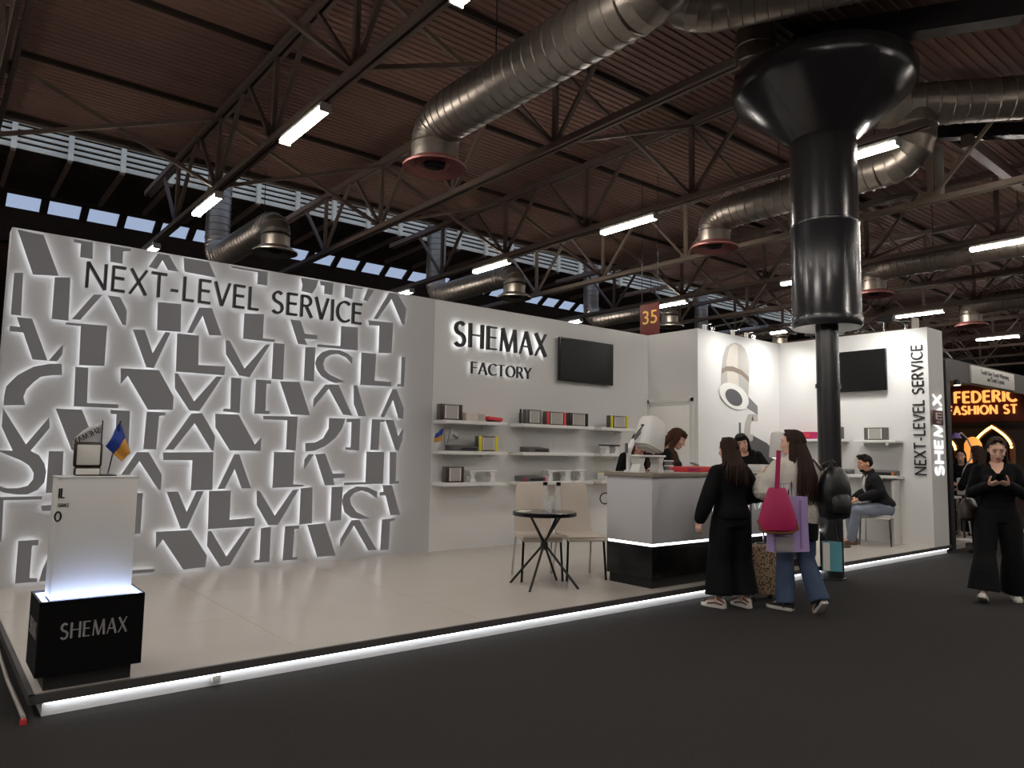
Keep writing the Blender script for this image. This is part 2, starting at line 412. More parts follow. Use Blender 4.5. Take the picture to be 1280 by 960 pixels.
# ---- lattice roof trusses, 3.05 m apart
TX = [3.5+3.02*k for k in range(-4, 12)]
def make_truss(name='roof_truss'):
    t = thing(name, 'truss', 'roof truss')
    y0, y1 = -12.4, 17.1
    MB().bar((-.05, y0, 6.92), (-.05, y1, 6.92), .055, .11).bar((.05, y0, 6.92), (.05, y1, 6.92), .055, .11).build('top_chord', 'truss', t)
    MB().bar((-.045, y0, 5.66), (-.045, y1, 5.66), .05, .09).bar((.045, y0, 5.66), (.045, y1, 5.66), .05, .09).build('bottom_chord', 'truss', t)
    pv = MB().bar((0, 0, 5.68), (0, 0, 6.9), .075, .06).build('vertical', 'truss', t)
    pa = MB().bar((0, 0, 5.68), (0, 1.1, 6.9), .06, .05).build('diagonal', 'truss', t)
    pb = MB().bar((0, 0, 5.68), (0, -1.1, 6.9), .06, .05).build('diagonal', 'truss', t)
    gp = MB().box((0, 0, 5.72), (.025, .26, .16)).build('gusset_plate', 'truss', t)
    for k in range(-7, 4):
        y = 7.24+2.46*k
        for p in (pv, pa, pb, gp):
            if k == -7: q = p
            else: q = p.copy(); COL.objects.link(q); q.parent = t
            q.location = (0, y, 0)
    return t
def add_braces(t):
    ba = bb = None
    for k in (-4, -2, 0, 2):
        y = 7.24+2.46*k
        a = MB().bar((.05, y+.03, 6.86), (3.0, y+.03, 5.72), .055, .055).build('brace', 'truss', t) if ba is None else ba.copy()
        b = MB().bar((.05, y-.03, 5.72), (3.0, y-.03, 6.86), .055, .055).build('brace', 'truss', t) if bb is None else bb.copy()
        if ba is None: ba, bb, yb = a, b, y
        else:
            for q in (a, b): COL.objects.link(q); q.parent = t; q.location = (0, y-yb, 0)
tr0 = make_truss(); add_braces(tr0)
words_ = ['overhead at the far left edge of the view', 'from the top left corner past the white boarding', 'above the grey letter wall with lit battens', 'crossing behind the big silver duct, without battens', 'carrying a lit batten just left of the black column', 'just right of the black column top', 'above the right tower with a lit batten', 'beyond the right tower, without battens', 'far right, carrying small lit battens', 'far right above the neighbouring stand', 'second from the far end', 'farthest to the right']
for i, x in enumerate(TX):
    t = tr0 if i == 0 else dup(tr0)
    t.location = (x, 0, 0)
    if i == 5 or i == 6:      # these end at, or open around, the column head
        for c in list(t.children):
            n_ = c.name.split('.')[0]
            if n_ in ('vertical', 'diagonal', 'gusset_plate', 'brace'):
                yc = c.location.y+(7.24-2.46*4 if n_ == 'brace' else 0)
                if (i == 5 and yc < 4.9) or (i == 6 and n_ != 'brace' and 1.0 < yc < 4.9): bpy.data.objects.remove(c)
            elif i == 5:
                me = c.data.copy(); c.data = me
                for v in me.vertices: v.co.y = max(v.co.y, 4.35)
            elif n_ in ('top_chord', 'bottom_chord'):
                b = c.copy(); b.data = c.data.copy(); COL.objects.link(b); b.parent = t
                for v in b.data.vertices: v.co.y = min(v.co.y, 2.1)
                me = c.data.copy(); c.data = me
                for v in me.vertices: v.co.y = max(v.co.y, 3.62)
    if i == 7:      # lamp light on the truss right of the column, put into a paler colour
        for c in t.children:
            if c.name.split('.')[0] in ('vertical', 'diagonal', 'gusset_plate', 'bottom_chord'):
                c.data = c.data.copy(); c.data.materials[0] = M['truss_lit']
    if i < 3:
        t['label'] = 'brown lattice roof truss outside the view to the left'; t['group'] = 'roof trusses left of the view'
    else:
        t['label'] = 'brown steel lattice roof truss '+(words_[i-3] if i-3 < len(words_) else 'at the end of the hall')
        t['group'] = 'lattice roof trusses'

# ---- fluorescent battens
def make_lamp():
    t = thing('batten_light', 'lamp', 'ceiling light')
    MB().b2(-.07, .07, -.64, .64, 5.53, 5.6, .012).build('housing', 'lamp_body', t)
    d = MB(); d.rings([[V3(-.075, y, 5.53), V3(-.05, y, 5.485), V3(.05, y, 5.485), V3(.075, y, 5.53)] for y in (-.62, .62)], smooth=False)
    d.build('diffuser', 'tube', t)
    for y in (-.63, .63): MB().b2(-.075, .075, y-.012, y+.012, 5.48, 5.54).build('end_cap', 'lamp_body', t)
    return t
L0 = make_lamp(); first = True
rowname = {0: 'nearest the viewer', 1: 'second from the front', 2: 'third from the front', 3: 'fourth from the front'}
colname = {0: 'truss over the left letter wall', 1: 'truss beside the black column', 2: 'truss past the right tower', 3: 'fourth lit truss from the left', 4: 'fifth lit truss from the left', 5: 'sixth lit truss from the left', 6: 'last lit truss on the right'}
for i in range(-2, 6):
    for k in range(-4, 4):
        x = 3.5+6.04*i
        y = 4.62+4.0*k
        t = L0 if first else dup(L0); first = False
        t.location = (x, y, 0)
        vis = i >= 0 and k >= 0
        if vis:
            t['label'] = 'lit white fluorescent batten on the %s, %s' % (colname[i], rowname[k]); t['group'] = 'fluorescent battens'
        else:
            t['label'] = 'fluorescent batten hung behind or beside the viewer'; t['group'] = 'battens outside the view'

# ---- spiral air ducts with round diffusers
def duct_tube(mb, pts, r, seam=.16):
    P = [Vector(p) for p in pts]; out = []; rad = []
    for a, b in zip(P, P[1:]):
        n = max(1, int((b-a).length/seam)); d = (b-a)/n
        for j in range(n):
            q = a+d*j
            out += [q, q+d*.9, q+d*.95]; rad += [r, r, r+.012]
    out.append(P[-1]); rad.append(r)
    mb.tube(out, rad, 22)
def bend(a, c, b, n=6):
    a, c, b = Vector(a), Vector(c), Vector(b); o = []
    for i in range(n+1):
        t = i/n; o.append(a*(1-t)**2+c*2*t*(1-t)+b*t*t)
    return o
def diffuser(parent, x, y, z, r=.42, m='galv_red'):
    MB().lathe([(r*.72, z+.1), (r, z+.015), (r, z-.01), (r*.92, z), (r*.8, z+.06), (r*.62, z+.075)], (x, y, 0), 28, cap=False).build('diffuser_ring', m, parent)
    MB().lathe([(.6*r, z+.07), (.58*r, z+.01), (.5*r, z+.05), (.36*r, z+.06)], (x, y, 0), 24, cap=False).build('diffuser_cone', m, parent)
    MB().lathe([(.33*r, z+.08), (.33*r, z+.02), (.2*r, z+.05), (.06*r, z+.055)], (x, y, 0), 24).build('diffuser_core', 'dark_metal', parent)
def hanging_duct(x, y, ydir, yend, ztop, label, r=.3, z=5.2, zr=5.8, main=None):
    t = thing('air_duct', label, 'air duct', (0, 0, 0), group='galvanised air ducts')
    mb = MB(); mb.lathe([(r, z+.06), (r, z+.3), (r+.012, z+.31), (r, z+.32)], (x, y, 0), 22, cap=False)
    duct_tube(mb, bend((x, y, z+.32), (x, y, zr), (x, y+ydir*.5, zr)), r, .3); mb.build('outlet_elbow', 'galv', t)
    mb = MB(); duct_tube(mb, [(x, y+ydir*.48, zr), (x, yend-ydir*.5, zr)], r); mb.build('duct_run', 'galv', t)
    mb = MB(); duct_tube(mb, bend((x, yend-ydir*.5, zr), (x, yend, zr), (x, yend, zr+.5)), r, .2)
    mb.build('riser_elbow', 'galv', t)
    mb = MB(); duct_tube(mb, [(x, yend, zr+.48), (x, yend, ztop)], r); mb.build('riser', 'galv', t)
    diffuser(t, x, y, z, m='galv_red' if ydir < 0 else 'galv')
    for yy in ((y+ydir*1.3, y+ydir*2.9) if ydir < 0 else (y+.7,)):
        MB().tube([(x, yy, zr+r), (x, yy, 7.0)], .008, 6).build('hanger_wire', 'dark_metal', t)
    if main:
        mb = MB(); duct_tube(mb, main, r+.02, .19); mb.build('main_duct', 'galv', t)
    return t
hanging_duct(5.06, 8.0, -1, 4.0, 6.3, 'big silver duct sloping from the top centre down to a reddish round diffuser', .31, main=[(4.7, 4.42, 6.62), (6.5, 2.2, 6.62)])
hanging_duct(10.95, 7.82, -1, 4.33, 6.5, 'duct ending in a round diffuser left of the black column, elbow rising right of it', .28, main=[(10.6, 4.72, 6.6), (14.2, .4, 6.6)])
hanging_duct(16.85, 7.7, -1, 4.1, 6.5, 'duct with diffuser just right of the thick black column part', .27)
hanging_duct(22.7, 7.7, -1, 4.1, 6.5, 'small far duct with diffuser above the right tower', .27)
hanging_duct(5.06, 13.6, 1, 17.3, 7.9, 'duct with upright riser behind the left letter wall', .27)
hanging_duct(11.02, 13.65, 1, 17.2, 7.9, 'duct with upright riser behind the middle of the stand wall', .27)
hanging_duct(16.9, 13.65, 1, 16.9, 7.9, 'duct with upright riser left of the red number sign', .25)
hanging_duct(22.8, 13.65, 1, 16.9, 7.9, 'duct with upright riser right of the red number sign', .25)

# short pale duct at the top centre and the pipe dropping into the column head
t = thing('air_duct', 'pale ribbed duct at the top edge above the black column head', 'air duct', group='galvanised air ducts')
mb = MB(); duct_tube(mb, bend((6.72, 5.25, 6.9), (6.75, 5.22, 6.68), (7.0, 4.75, 6.68))+[V3(8.1, 2.6, 6.68)], .24, .14); mb.build('duct_run', 'galv', t)
t = thing('down_pipe', 'dark round duct dropping into the black column head', 'pipe')
mb = MB(); duct_tube(mb, [(8.1, 5.12, 6.95), (8.1, 5.12, 6.5)], .26, .16); mb.build('pipe', 'galv', t)
MB().lathe([(.27, 6.36), (.27, 6.5), (.29, 6.52)], (8.1, 5.12, 0), 22, cap=False).build('collar', 'galv', t)

# ---- black column: slim post, thick casing, funnel head
cx, cy = 8.77, 4.6
t = thing('column', 'black steel column with slim post, thick round casing and funnel head', 'column', (cx, cy, 0))
MB().lathe([(.135, 0), (.135, 3.2)], n=28).build('post', 'col_black', t)
MB().lathe([(.15, 2.33), (.15, 2.38)], n=28).build('post_collar', 'col_black', t)
MB().lathe([(.155, 0), (.155, .015), (.14, .02)], n=28).build('base_plate', 'col_black', t)
MB().lathe([(.14, 3.09), (.4, 3.08), (.42, 3.11), (.42, 3.22), (.41, 3.24), (.405, 4.36), (.412, 4.37), (.412, 4.41), (.4, 4.42), (.4, 5.52)], n=40).build('casing', 'col_black', t)
MB().lathe([(.4, 5.5), (1.07, 6.1), (1.11, 6.2), (1.12, 6.3), (1.09, 6.38), (.95, 6.42)], n=48).build('funnel_head', 'col_black', t)
MB().bar((-.3, -.2, 6.7), (.8, -2.0, 6.7), .22, .3).bar((0, 0, 6.4), (0, 0, 6.96), .5).build('cantilever_beam', 'col_black', t)
MB().bar((-.1, .1, 6.75), (-.3, .9, 6.75), .14, .16).build('cantilever_beam', 'col_black', t)
# steelwork right of the column
t = thing('roof_girder', 'short black girder with brown raking beams at top right', 'girder')
MB().bar((12.45, 4.8, 6.78), (14.6, 2.6, 6.78), .16, .22).build('girder', 'col_black', t)
MB().bar((12.45, 4.2, 6.46), (15.6, 4.2, 6.38), .14, .2).build('raking_beam', 'truss', t)
MB().bar((13.6, 3.5, 6.46), (16.0, 3.5, 6.4), .14, .2).build('raking_beam', 'truss', t)
MB().tube([(12.72, 4.7, 6.6), (12.72, 4.7, 5.7)], .07, 12).build('hanging_pipe', 'lamp_body', t)

# ---- hanging row number sign
t = thing('number_sign', 'small dark red hanging aisle sign with the number 35 in gold', 'sign', (11, 9.37, 0))
MB().b2(-.015, .015, -.24, .24, 3.8, 4.42, .004).build('board', 'sign_red', t)
text_mesh('35', (-.02, .19, 4.02), (0, -1, 0), (0, 0, 1), .38, 'sign_gold', t, width=.36)
for y in (-.2, .2): MB().tube([(0, y, 4.42), (0, y, 7)], .006, 6).build('wire', 'dark_metal', t)
MB().tube([(0, -.24, 4.4), (0, .24, 4.4)], .012, 6).build('hanging_rail', 'sign_gold', t)
# ---------------------------------------------------------------- the exhibition stand
XL, XR, XE = .55, 12.15, 12.72       # left end, inner face of right wall, right end
XS, YS = 9.75, 7.3                   # storage room corner
pf = struct(MB().b2(XL+.07, XE-.03, YF+.06, YW+.3, 0, .085).build('floor_stand', 'white_gloss'))
nx, ny = 8, 3
for i in range(nx):
    for j in range(ny):
        a = XL+.02+(XE-XL-.04)*i/nx; b = XL+.02+(XE-XL-.04)*(i+1)/nx
        c = YF+.02+(YW-YF)*j/ny; d = YF+.02+(YW-YF)*(j+1)/ny
        MB().b2(a+.0015, b-.0015, c+.0015, d-.0015, .085, ZP).build('floor_panel', 'stand_floor', pf)
for n, a in (('trim_3', (XL, XE, YF, YF+.028, .085, ZP+.003)), ('trim_4', (XL, XL+.028, YF, YW, .085, ZP+.003)), ('trim_5', (XE-.02, XE+.008, YF, YW, .085, ZP+.003))):
    struct(MB().b2(*a).build(n, 'trim_dark'))
t = thing('led_strip', 'white LED strip tucked under the front edge of the platform', 'light', group=None)
MB().b2(XL+.08, XE-.04, YF+.03, YF+.045, .07, .083).build('light_strip', 'led_strip', t)
t = thing('cable_box', 'small white socket box on the platform riser near the pedestal', 'socket box', (1.53, YF+.05, .045))
MB().box((0, -.01, 0), (.05, .03, .04), None, .004).build('case', 'white_mat', t); MB().box((0, -.028, .0), (.03, .008, .02)).build('lid', 'paper', t)
t = thing('corner_clip', 'small red clip on the carpet at the platform corner', 'clip', (.53, 4.69, 0))
MB().box((0, 0, .016), (.03, .015, .032), None, .004).build('clip', 'red', t); MB().tube([(0, 0, .04), (0, .9, .015), (.02, 2.5, .015)], .012, 6).build('rail', 'lamp_body', t)

# walls
wl = struct(MB().b2(XL, 5.345, YW, YW+.25, 0, ZT).build('wall_left', 'wall_letter'))
wb_ = struct(MB().b2(5.35, XS+.2, YW, YW+.25, 0, ZT).build('wall_back', 'wall_white'))
PANELS=[[(0.59,3.5),(0.8,3.49),(0.95,3.11),(0.74,3.09)],
[(0.59,3.08),(0.66,3.09),(0.67,2.68),(0.59,2.68)],
[(0.92,3.09),(1.05,3.11),(1.06,2.68),(0.92,2.68)],
[(1.05,3.5),(1.22,3.5),(1.23,3.33),(1.12,3.33),(1.12,3.47),(1.06,3.47)],
[(1.38,3.5),(1.57,3.5),(1.57,3.48),(1.5,3.46),(1.5,3.33),(1.39,3.33)],
[(1.83,3.5),(1.94,3.5),(2.04,3.34),(1.94,3.34),(1.88,3.44),(1.83,3.33),(1.75,3.34)],
[(2.09,3.5),(2.35,3.5),(2.43,3.34),(2.11,3.35),(2.1,3.39)],
[(2.59,3.5),(3.01,3.5),(3.01,3.34),(2.9,3.34),(2.9,3.48),(2.61,3.48)],
[(3.42,3.5),(3.44,3.42),(3.43,3.34),(3.56,3.33),(3.61,3.41),(3.63,3.5)],
[(3.66,3.5),(3.83,3.5),(3.82,3.35),(3.72,3.35),(3.72,3.45),(3.67,3.45)],
[(3.99,3.5),(4.23,3.5),(4.23,3.49),(4.1,3.48),(4.09,3.34),(3.99,3.35)],
[(4.3,3.5),(4.39,3.5),(4.3,3.34),(4.25,3.35)],
[(4.61,3.5),(4.73,3.5),(4.87,3.32),(4.85,3.11),(4.82,3.12),(4.65,3.43),(4.45,3.13),(4.4,3.13)],
[(1.26,2.97),(1.34,2.98),(1.16,2.7),(1.09,2.7)],
[(1.39,2.98),(1.5,2.98),(1.57,2.85),(1.57,2.7),(1.54,2.7)],
[(1.86,2.98),(2.09,2.99),(2.1,2.69),(1.87,2.68)],
[(2.28,2.98),(2.41,2.99),(2.53,2.7),(2.4,2.69),(2.32,2.9),(2.22,2.69),(2.17,2.69)],
[(2.77,2.98),(2.99,3),(2.99,2.72),(3.13,2.72),(3.13,2.69),(2.77,2.69)],
[(3.31,2.98),(3.43,2.98),(3.49,2.83),(3.65,2.83),(3.65,2.78),(3.49,2.77),(3.53,2.7),(3.42,2.7)],
[(3.96,2.98),(4.18,2.99),(4.19,2.7),(3.66,2.69),(3.66,2.72),(3.96,2.73)],
[(4.33,3.1),(4.68,3.11),(4.67,2.71),(4.49,2.7),(4.49,3.05),(4.34,3.04)],
[(0.64,2.66),(0.76,2.66),(0.91,2.27),(0.79,2.27),(0.7,2.52),(0.59,2.52),(0.59,2.57),(0.67,2.57)],
[(1.03,2.44),(1.03,2.34),(0.99,2.27),(0.92,2.27)],
[(1.04,2.66),(1.4,2.67),(1.4,2.26),(1.18,2.25),(1.17,2.64),(1.04,2.64)],
[(1.64,2.66),(1.75,2.67),(1.84,2.43),(1.95,2.67),(2,2.67),(1.86,2.28),(1.79,2.28)],
[(2.07,2.67),(2.29,2.67),(2.3,2.35),(2.59,2.36),(2.58,2.26),(2.08,2.26)],
[(2.58,2.65),(2.62,2.65),(2.8,2.35),(3.03,2.65),(3.08,2.66),(2.86,2.26),(2.75,2.27),(2.59,2.5)],
[(3.12,2.68),(3.25,2.68),(3.25,2.26),(3.12,2.26)],
[(3.51,2.67),(3.63,2.68),(3.63,2.27),(3.51,2.27)],
[(3.64,2.49),(3.66,2.56),(3.72,2.63),(3.81,2.67),(3.94,2.68),(4.05,2.65),(4.12,2.6),(4.12,2.53),(4.04,2.6),(3.93,2.63),(3.83,2.61),(3.76,2.56),(3.74,2.49),(3.76,2.42),(3.82,2.37),(3.93,2.33),(4.04,2.29),(3.91,2.27),(3.83,2.29),(3.73,2.34),(3.67,2.41)],
[(4.25,2.68),(4.45,2.68),(4.44,2.34),(4.68,2.34),(4.68,2.28),(4.25,2.27)],
[(4.83,2.68),(4.88,2.68),(4.87,2.29),(4.78,2.29),(4.78,2.32),(4.83,2.32)],
[(1.03,2.25),(0.93,2.24),(0.8,2.2),(0.68,2.11),(0.6,2),(0.59,1.91),(0.59,1.82),(0.76,1.83),(0.74,1.91),(0.76,1.98),(0.81,2.05),(0.87,2.11),(0.95,2.13),(1.04,2.14)],
[(1.15,2.23),(1.26,2.23),(1.27,1.88),(1.55,1.88),(1.55,1.84),(1.16,1.84)],
[(1.55,2.25),(1.91,2.26),(2.07,1.99),(2.07,1.85),(1.83,1.84),(1.62,2.18),(1.56,2.09)],
[(2.07,2.24),(2.1,2.24),(2.28,1.95),(2.5,2.24),(2.56,2.24),(2.34,1.85),(2.24,1.85),(2.08,2.08)],
[(2.66,2.24),(2.77,2.24),(2.77,1.85),(2.59,1.86),(2.6,1.89),(2.67,1.89)],
[(2.94,2.24),(3.11,2.24),(3.11,2.2),(3.06,2.2),(3.06,1.89),(3.11,1.89),(3.11,1.85),(2.94,1.85)],
[(3.22,2.24),(3.45,2.25),(3.6,1.86),(3.37,1.86)],
[(3.85,2.25),(3.95,2.25),(4.15,1.88),(4.03,1.89),(3.83,2.2),(3.64,1.96),(3.64,2.06),(3.78,2.24)],
[(4.16,2.26),(4.2,2.26),(4.34,1.88),(4.24,1.88),(4.17,2.03)],
[(4.71,2.25),(4.76,2.25),(4.88,2.01),(4.87,1.87),(4.81,1.88),(4.72,2.12),(4.59,1.88),(4.55,1.89)],
[(0.59,1.8),(0.59,1.79),(0.79,1.46),(0.96,1.72),(0.97,1.62),(0.83,1.4),(0.9,1.36),(0.95,1.28),(0.97,1.2),(0.96,1.1),(0.91,1.03),(0.83,0.99),(0.75,0.99),(0.65,1.01),(0.59,1.04),(0.59,1.08),(0.67,1.05),(0.75,1.05),(0.83,1.07),(0.87,1.13),(0.87,1.19),(0.83,1.26),(0.76,1.31),(0.67,1.35),(0.59,1.39),(0.59,1.4),(0.69,1.4),(0.59,1.62)],
[(1.01,1.81),(1.23,1.81),(1.4,1.41),(1.17,1.41)],
[(1.48,1.82),(1.66,1.82),(1.67,1.42),(1.55,1.42),(1.54,1.78),(1.49,1.78)],
[(1.82,1.82),(2,1.82),(2,1.79),(1.94,1.78),(1.93,1.43),(1.81,1.43)],
[(2.26,1.82),(2.37,1.83),(2.52,1.58),(2.51,1.43),(2.49,1.43),(2.3,1.72),(2.1,1.43),(2.02,1.43)],
[(2.51,1.83),(2.76,1.83),(2.96,1.5),(3.03,1.58),(3.03,1.43),(2.69,1.43),(2.52,1.68)],
[(3.04,1.83),(3.45,1.84),(3.44,1.44),(3.33,1.45),(3.33,1.79),(3.05,1.79)],
[(3.85,1.84),(4.06,1.84),(4.02,1.72),(3.94,1.6),(3.81,1.5),(3.67,1.44),(3.57,1.43),(3.56,1.53),(3.68,1.54),(3.78,1.59),(3.85,1.71)],
[(4.08,1.84),(4.26,1.85),(4.26,1.45),(4.08,1.46),(4.08,1.49),(4.15,1.49),(4.15,1.8),(4.08,1.8)],
[(4.43,1.85),(4.61,1.85),(4.6,1.82),(4.54,1.82),(4.53,1.46),(4.42,1.46)],
[(4.62,1.85),(4.73,1.85),(4.81,1.64),(4.88,1.74),(4.87,1.6),(4.82,1.46),(4.78,1.47)],
[(0.98,1.4),(1.1,1.4),(1.11,1),(0.98,1)],
[(1.75,1.4),(1.86,1.4),(2,1.17),(2,1.01),(1.98,1.01),(1.78,1.31),(1.65,1.1),(1.58,1.1)],
[(2,1.4),(2.51,1.41),(2.52,1),(2.3,1),(2.3,1.32),(2.01,1.32)],
[(2.74,1.39),(2.79,1.39),(2.94,1.01),(2.84,1.01),(2.75,1.23),(2.65,1.01),(2.58,1.01)],
[(3.19,1.42),(3.43,1.42),(3.43,1.05),(3.55,1.04),(3.56,1.02),(3.19,1.01)],
[(3.61,1.4),(3.67,1.4),(3.56,1.23),(3.56,1.34)],
[(3.69,1.4),(3.81,1.41),(3.92,1.17),(4.08,1.17),(4.08,1.12),(3.93,1.11),(3.95,1.03),(3.83,1.03)],
[(4.37,1.44),(4.61,1.44),(4.61,1.04),(4.08,1.03),(4.08,1.06),(4.37,1.06)],
[(4.7,1.44),(4.79,1.44),(4.79,1.07),(4.84,1.07),(4.84,1.04),(4.71,1.03)],
[(0.59,0.97),(0.95,0.97),(0.95,0.94),(0.65,0.94),(0.66,0.56),(0.62,0.56)],
[(0.95,0.88),(1.1,0.89),(1.1,0.83),(0.96,0.83)],
[(1.69,0.99),(1.83,0.98),(1.83,0.57),(1.71,0.57)],
[(2.06,0.99),(2.17,0.99),(2.27,0.77),(2.36,0.99),(2.43,0.99),(2.28,0.6),(2.22,0.6)],
[(2.49,0.99),(2.72,0.99),(2.72,0.67),(3,0.68),(3,0.59),(2.5,0.58)],
[(3.01,0.98),(3.04,0.98),(3.23,0.69),(3.43,0.98),(3.5,0.99),(3.27,0.59),(3.16,0.59),(3.02,0.82)],
[(3.53,1),(3.67,1.01),(3.68,0.59),(3.53,0.58)],
[(3.92,1.01),(4.06,1.01),(4.05,0.61),(3.92,0.6)],
[(4.06,0.83),(4.08,0.91),(4.15,0.97),(4.25,1.01),(4.39,1),(4.53,0.94),(4.53,0.86),(4.42,0.93),(4.31,0.96),(4.21,0.93),(4.16,0.87),(4.18,0.79),(4.25,0.7),(4.45,0.61),(4.29,0.61),(4.19,0.63),(4.1,0.7)],
[(4.61,1.02),(4.74,1.02),(4.87,0.64),(4.74,0.64),(4.66,0.89),(4.58,0.89),(4.57,0.93),(4.63,0.94)],
[(0.79,0.56),(0.95,0.56),(0.95,0.51),(0.9,0.51),(0.9,0.21),(0.96,0.2),(0.96,0.17),(0.79,0.17)],
[(1.13,0.42),(1.15,0.17),(0.98,0.17),(1,0.28),(1.03,0.37)],
[(1.73,0.21),(1.99,0.2),(1.98,0.17),(1.74,0.17)],
[(1.98,0.58),(2.32,0.58),(2.5,0.3),(2.49,0.18),(2.27,0.17),(2.05,0.5),(1.99,0.41)],
[(2.5,0.56),(2.53,0.56),(2.71,0.27),(2.91,0.56),(2.97,0.57),(2.75,0.18),(2.65,0.17),(2.5,0.4)],
[(3.08,0.56),(3.19,0.57),(3.19,0.18),(3.02,0.18),(3.02,0.21),(3.08,0.21)],
[(3.36,0.57),(3.53,0.57),(3.52,0.53),(3.47,0.53),(3.46,0.21),(3.52,0.21),(3.52,0.18),(3.35,0.18)],
[(3.63,0.57),(3.85,0.58),(4,0.19),(3.77,0.19)],
[(4.2,0.6),(4.3,0.6),(4.55,0.22),(4.44,0.22),(4.23,0.54),(4.06,0.29),(4.06,0.38)],
[(4.62,0.59),(4.8,0.6),(4.79,0.57),(4.73,0.56),(4.72,0.21),(4.61,0.21)]]
f3 = lambda x, z, d: V3(x, YW-.062+d, z)
for p in PANELS:
    MB().prism(p, f3, .018, back=1).build('letter_panel', ['panel_grey', 'led'], wl)
sd = struct(MB().b2(XS, XS+.12, YS+.1, YW, ZP, ZT).build('wall_storage_side', 'wall_white'))
struct(MB().b2(XS, XR, YS, YS+.1, ZP, ZT).build('wall_storage_front', 'wall_white'))
struct(MB().b2(XR, XE, YF+.03, YF+.16, ZP, ZT).build('wall_tower_end', 'wall_white'))
wr = struct(MB().b2(XR, XR+.12, YF+.16, YS, ZP, ZT).build('wall_right', 'wall_white'))
struct(MB().b2(XE-.1, XE, YF+.16, YW, ZP, ZT).build('wall_outer_right', 'wall_white'))
# storage door (white, flush, in the side wall)
d = struct(MB().b2(XS-.012, XS, 7.46, 8.3, ZP, 2.28, .002).build('door_1', 'white_mat'))
for a in ((7.38, 7.44, ZP, 2.4), (8.305, 8.345, ZP, 2.4), (7.38, 8.345, 2.34, 2.4)):
    MB().b2(XS-.02, XS, *a).build('door_frame', 'white_mat', d)
MB().box((XS-.04, 7.53, 1.15), (.04, .11, .02), None, .004).build('door_handle', 'chrome', d)

# lettering on the walls
t = thing('wall_lettering', 'black halo-lit words NEXT-LEVEL SERVICE across the letter wall', 'lettering')
write('NEXT-LEVEL SERVICE', (1.17, 8.215, 3.02), (1, 0, 0), (0, 0, 1), (0, 1, 0), .262, .1, .1, .14, .045, ['black_letter', 'led_text'], t, width=3.03)
t = thing('wall_lettering', 'large black halo-lit SHEMAX name left of the wall screen', 'lettering')
write('SHEMAX', (5.63, 8.25, 2.915), (1, 0, 0), (0, 0, 1), (0, 1, 0), .34, .13, .06, .17, .045, ['black_letter', 'led_text'], t, width=1.69)
t = thing('wall_lettering', 'smaller black halo-lit word FACTORY below the big name', 'lettering')
write('FACTORY', (5.93, 8.26, 2.55), (1, 0, 0), (0, 0, 1), (0, 1, 0), .168, .085, .06, .13, .04, ['black_letter', 'led_text'], t, width=1.1)
t = thing('wall_lettering', 'black upright words NEXT-LEVEL SERVICE on the right tower', 'lettering')
write('NEXT-LEVEL SERVICE', (XR-.016, 4.825, 1.22), (0, 0, 1), (0, 1, 0), (1, 0, 0), .17, .11, .11, .14, .014, ['black_letter', 'black_letter'], t, width=2.04)
t = thing('wall_lettering', 'white upright SHEMAX letters on the tower end face', 'lettering')
write('SHEMAX', (12.57, YF+.01, 1.22), (0, 0, 1), (-1, 0, 0), (0, 1, 0), .3, .15, .09, .16, .018, ['letter_white_lit', 'letter_white_lit'], t, width=1.26)
t = thing('stand_number_sign', 'small dark red square sign with white E 40 on the tower end', 'sign', (12.36, YF-.005, 2.115))
MB().box((0, 0, 0), (.37, .016, .23), None, .004).build('plate', 'sign_red', t)
text_mesh('E', (-.155, -.012, -.03), (1, 0, 0), (0, 0, 1), .16, 'paper', t, width=.23)
text_mesh('40', (-.105, -.012, -.095), (1, 0, 0), (0, 0, 1), .07, 'paper', t, width=.18)

# screens
def screen(label, place, w_, h_):
    t = thing('wall_screen', label, 'screen'); t.matrix_world = place
    MB().box((0, 0, 0), (w_, .05, h_), None, .006).build('bezel', 'black_gloss', t)
    MB().box((0, -.026, .0), (w_-.03, .004, h_-.03)).build('display', 'screen', t)
    MB().box((0, .035, 0), (.4, .03, .3)).build('wall_bracket', 'dark_metal', t)
screen('black wall screen right of the big halo-lit name', Matrix.Translation((8.2, YW-.055, 2.92)), 1.2, .68)
screen('black wall screen partly behind the black column on the right wall', Matrix.Translation((XR-.055, 5.95, 2.91)) @ Matrix.Rotation(math.radians(-90), 4, 'Z'), 1.19, .68)

# printed picture of a lamp on the storage wall (flat print)
t = thing('wall_print', 'large printed picture of a grey desk lamp on the storage wall', 'mural')
def pr(poly, m, dd): MB().prism(poly, lambda x, z, d: V3(x, YS-.003-dd+d, z), .002).build('print_area', m, t)
pr([(11.111, 1.784), (11.232, 1.842), (11.725, 1.7), (11.978, 1.534), (11.95, 1.05), (11.1, 1.06), (10.41, 1.07), (10.5, 1.5)], 'print_dark', 0)
pr([(11.149, 2.19), (11.3, 2.2), (11.3, 2.1), (11.22, 2.02), (11.2, 1.84), (11.293, 1.85), (11.28, 1.74), (11.1, 1.7), (10.84, 1.74), (10.828, 1.855), (11.02, 1.85), (11.052, 2.033)], 'print_mid', .002)
pr([(11.3, 2.2), (11.441, 2.2), (11.441, 2.081), (11.242, 2.084)], 'print_mid', .002)
pr([(10.868, 2.033), (10.923, 2.035), (10.923, 1.84), (10.868, 1.84)], 'print_dark', .004)
pr([(11.149, 2.503), (11.439, 2.345), (11.441, 2.2), (11.417, 2.2), (11.09, 2.32)], 'print_grey', .002)
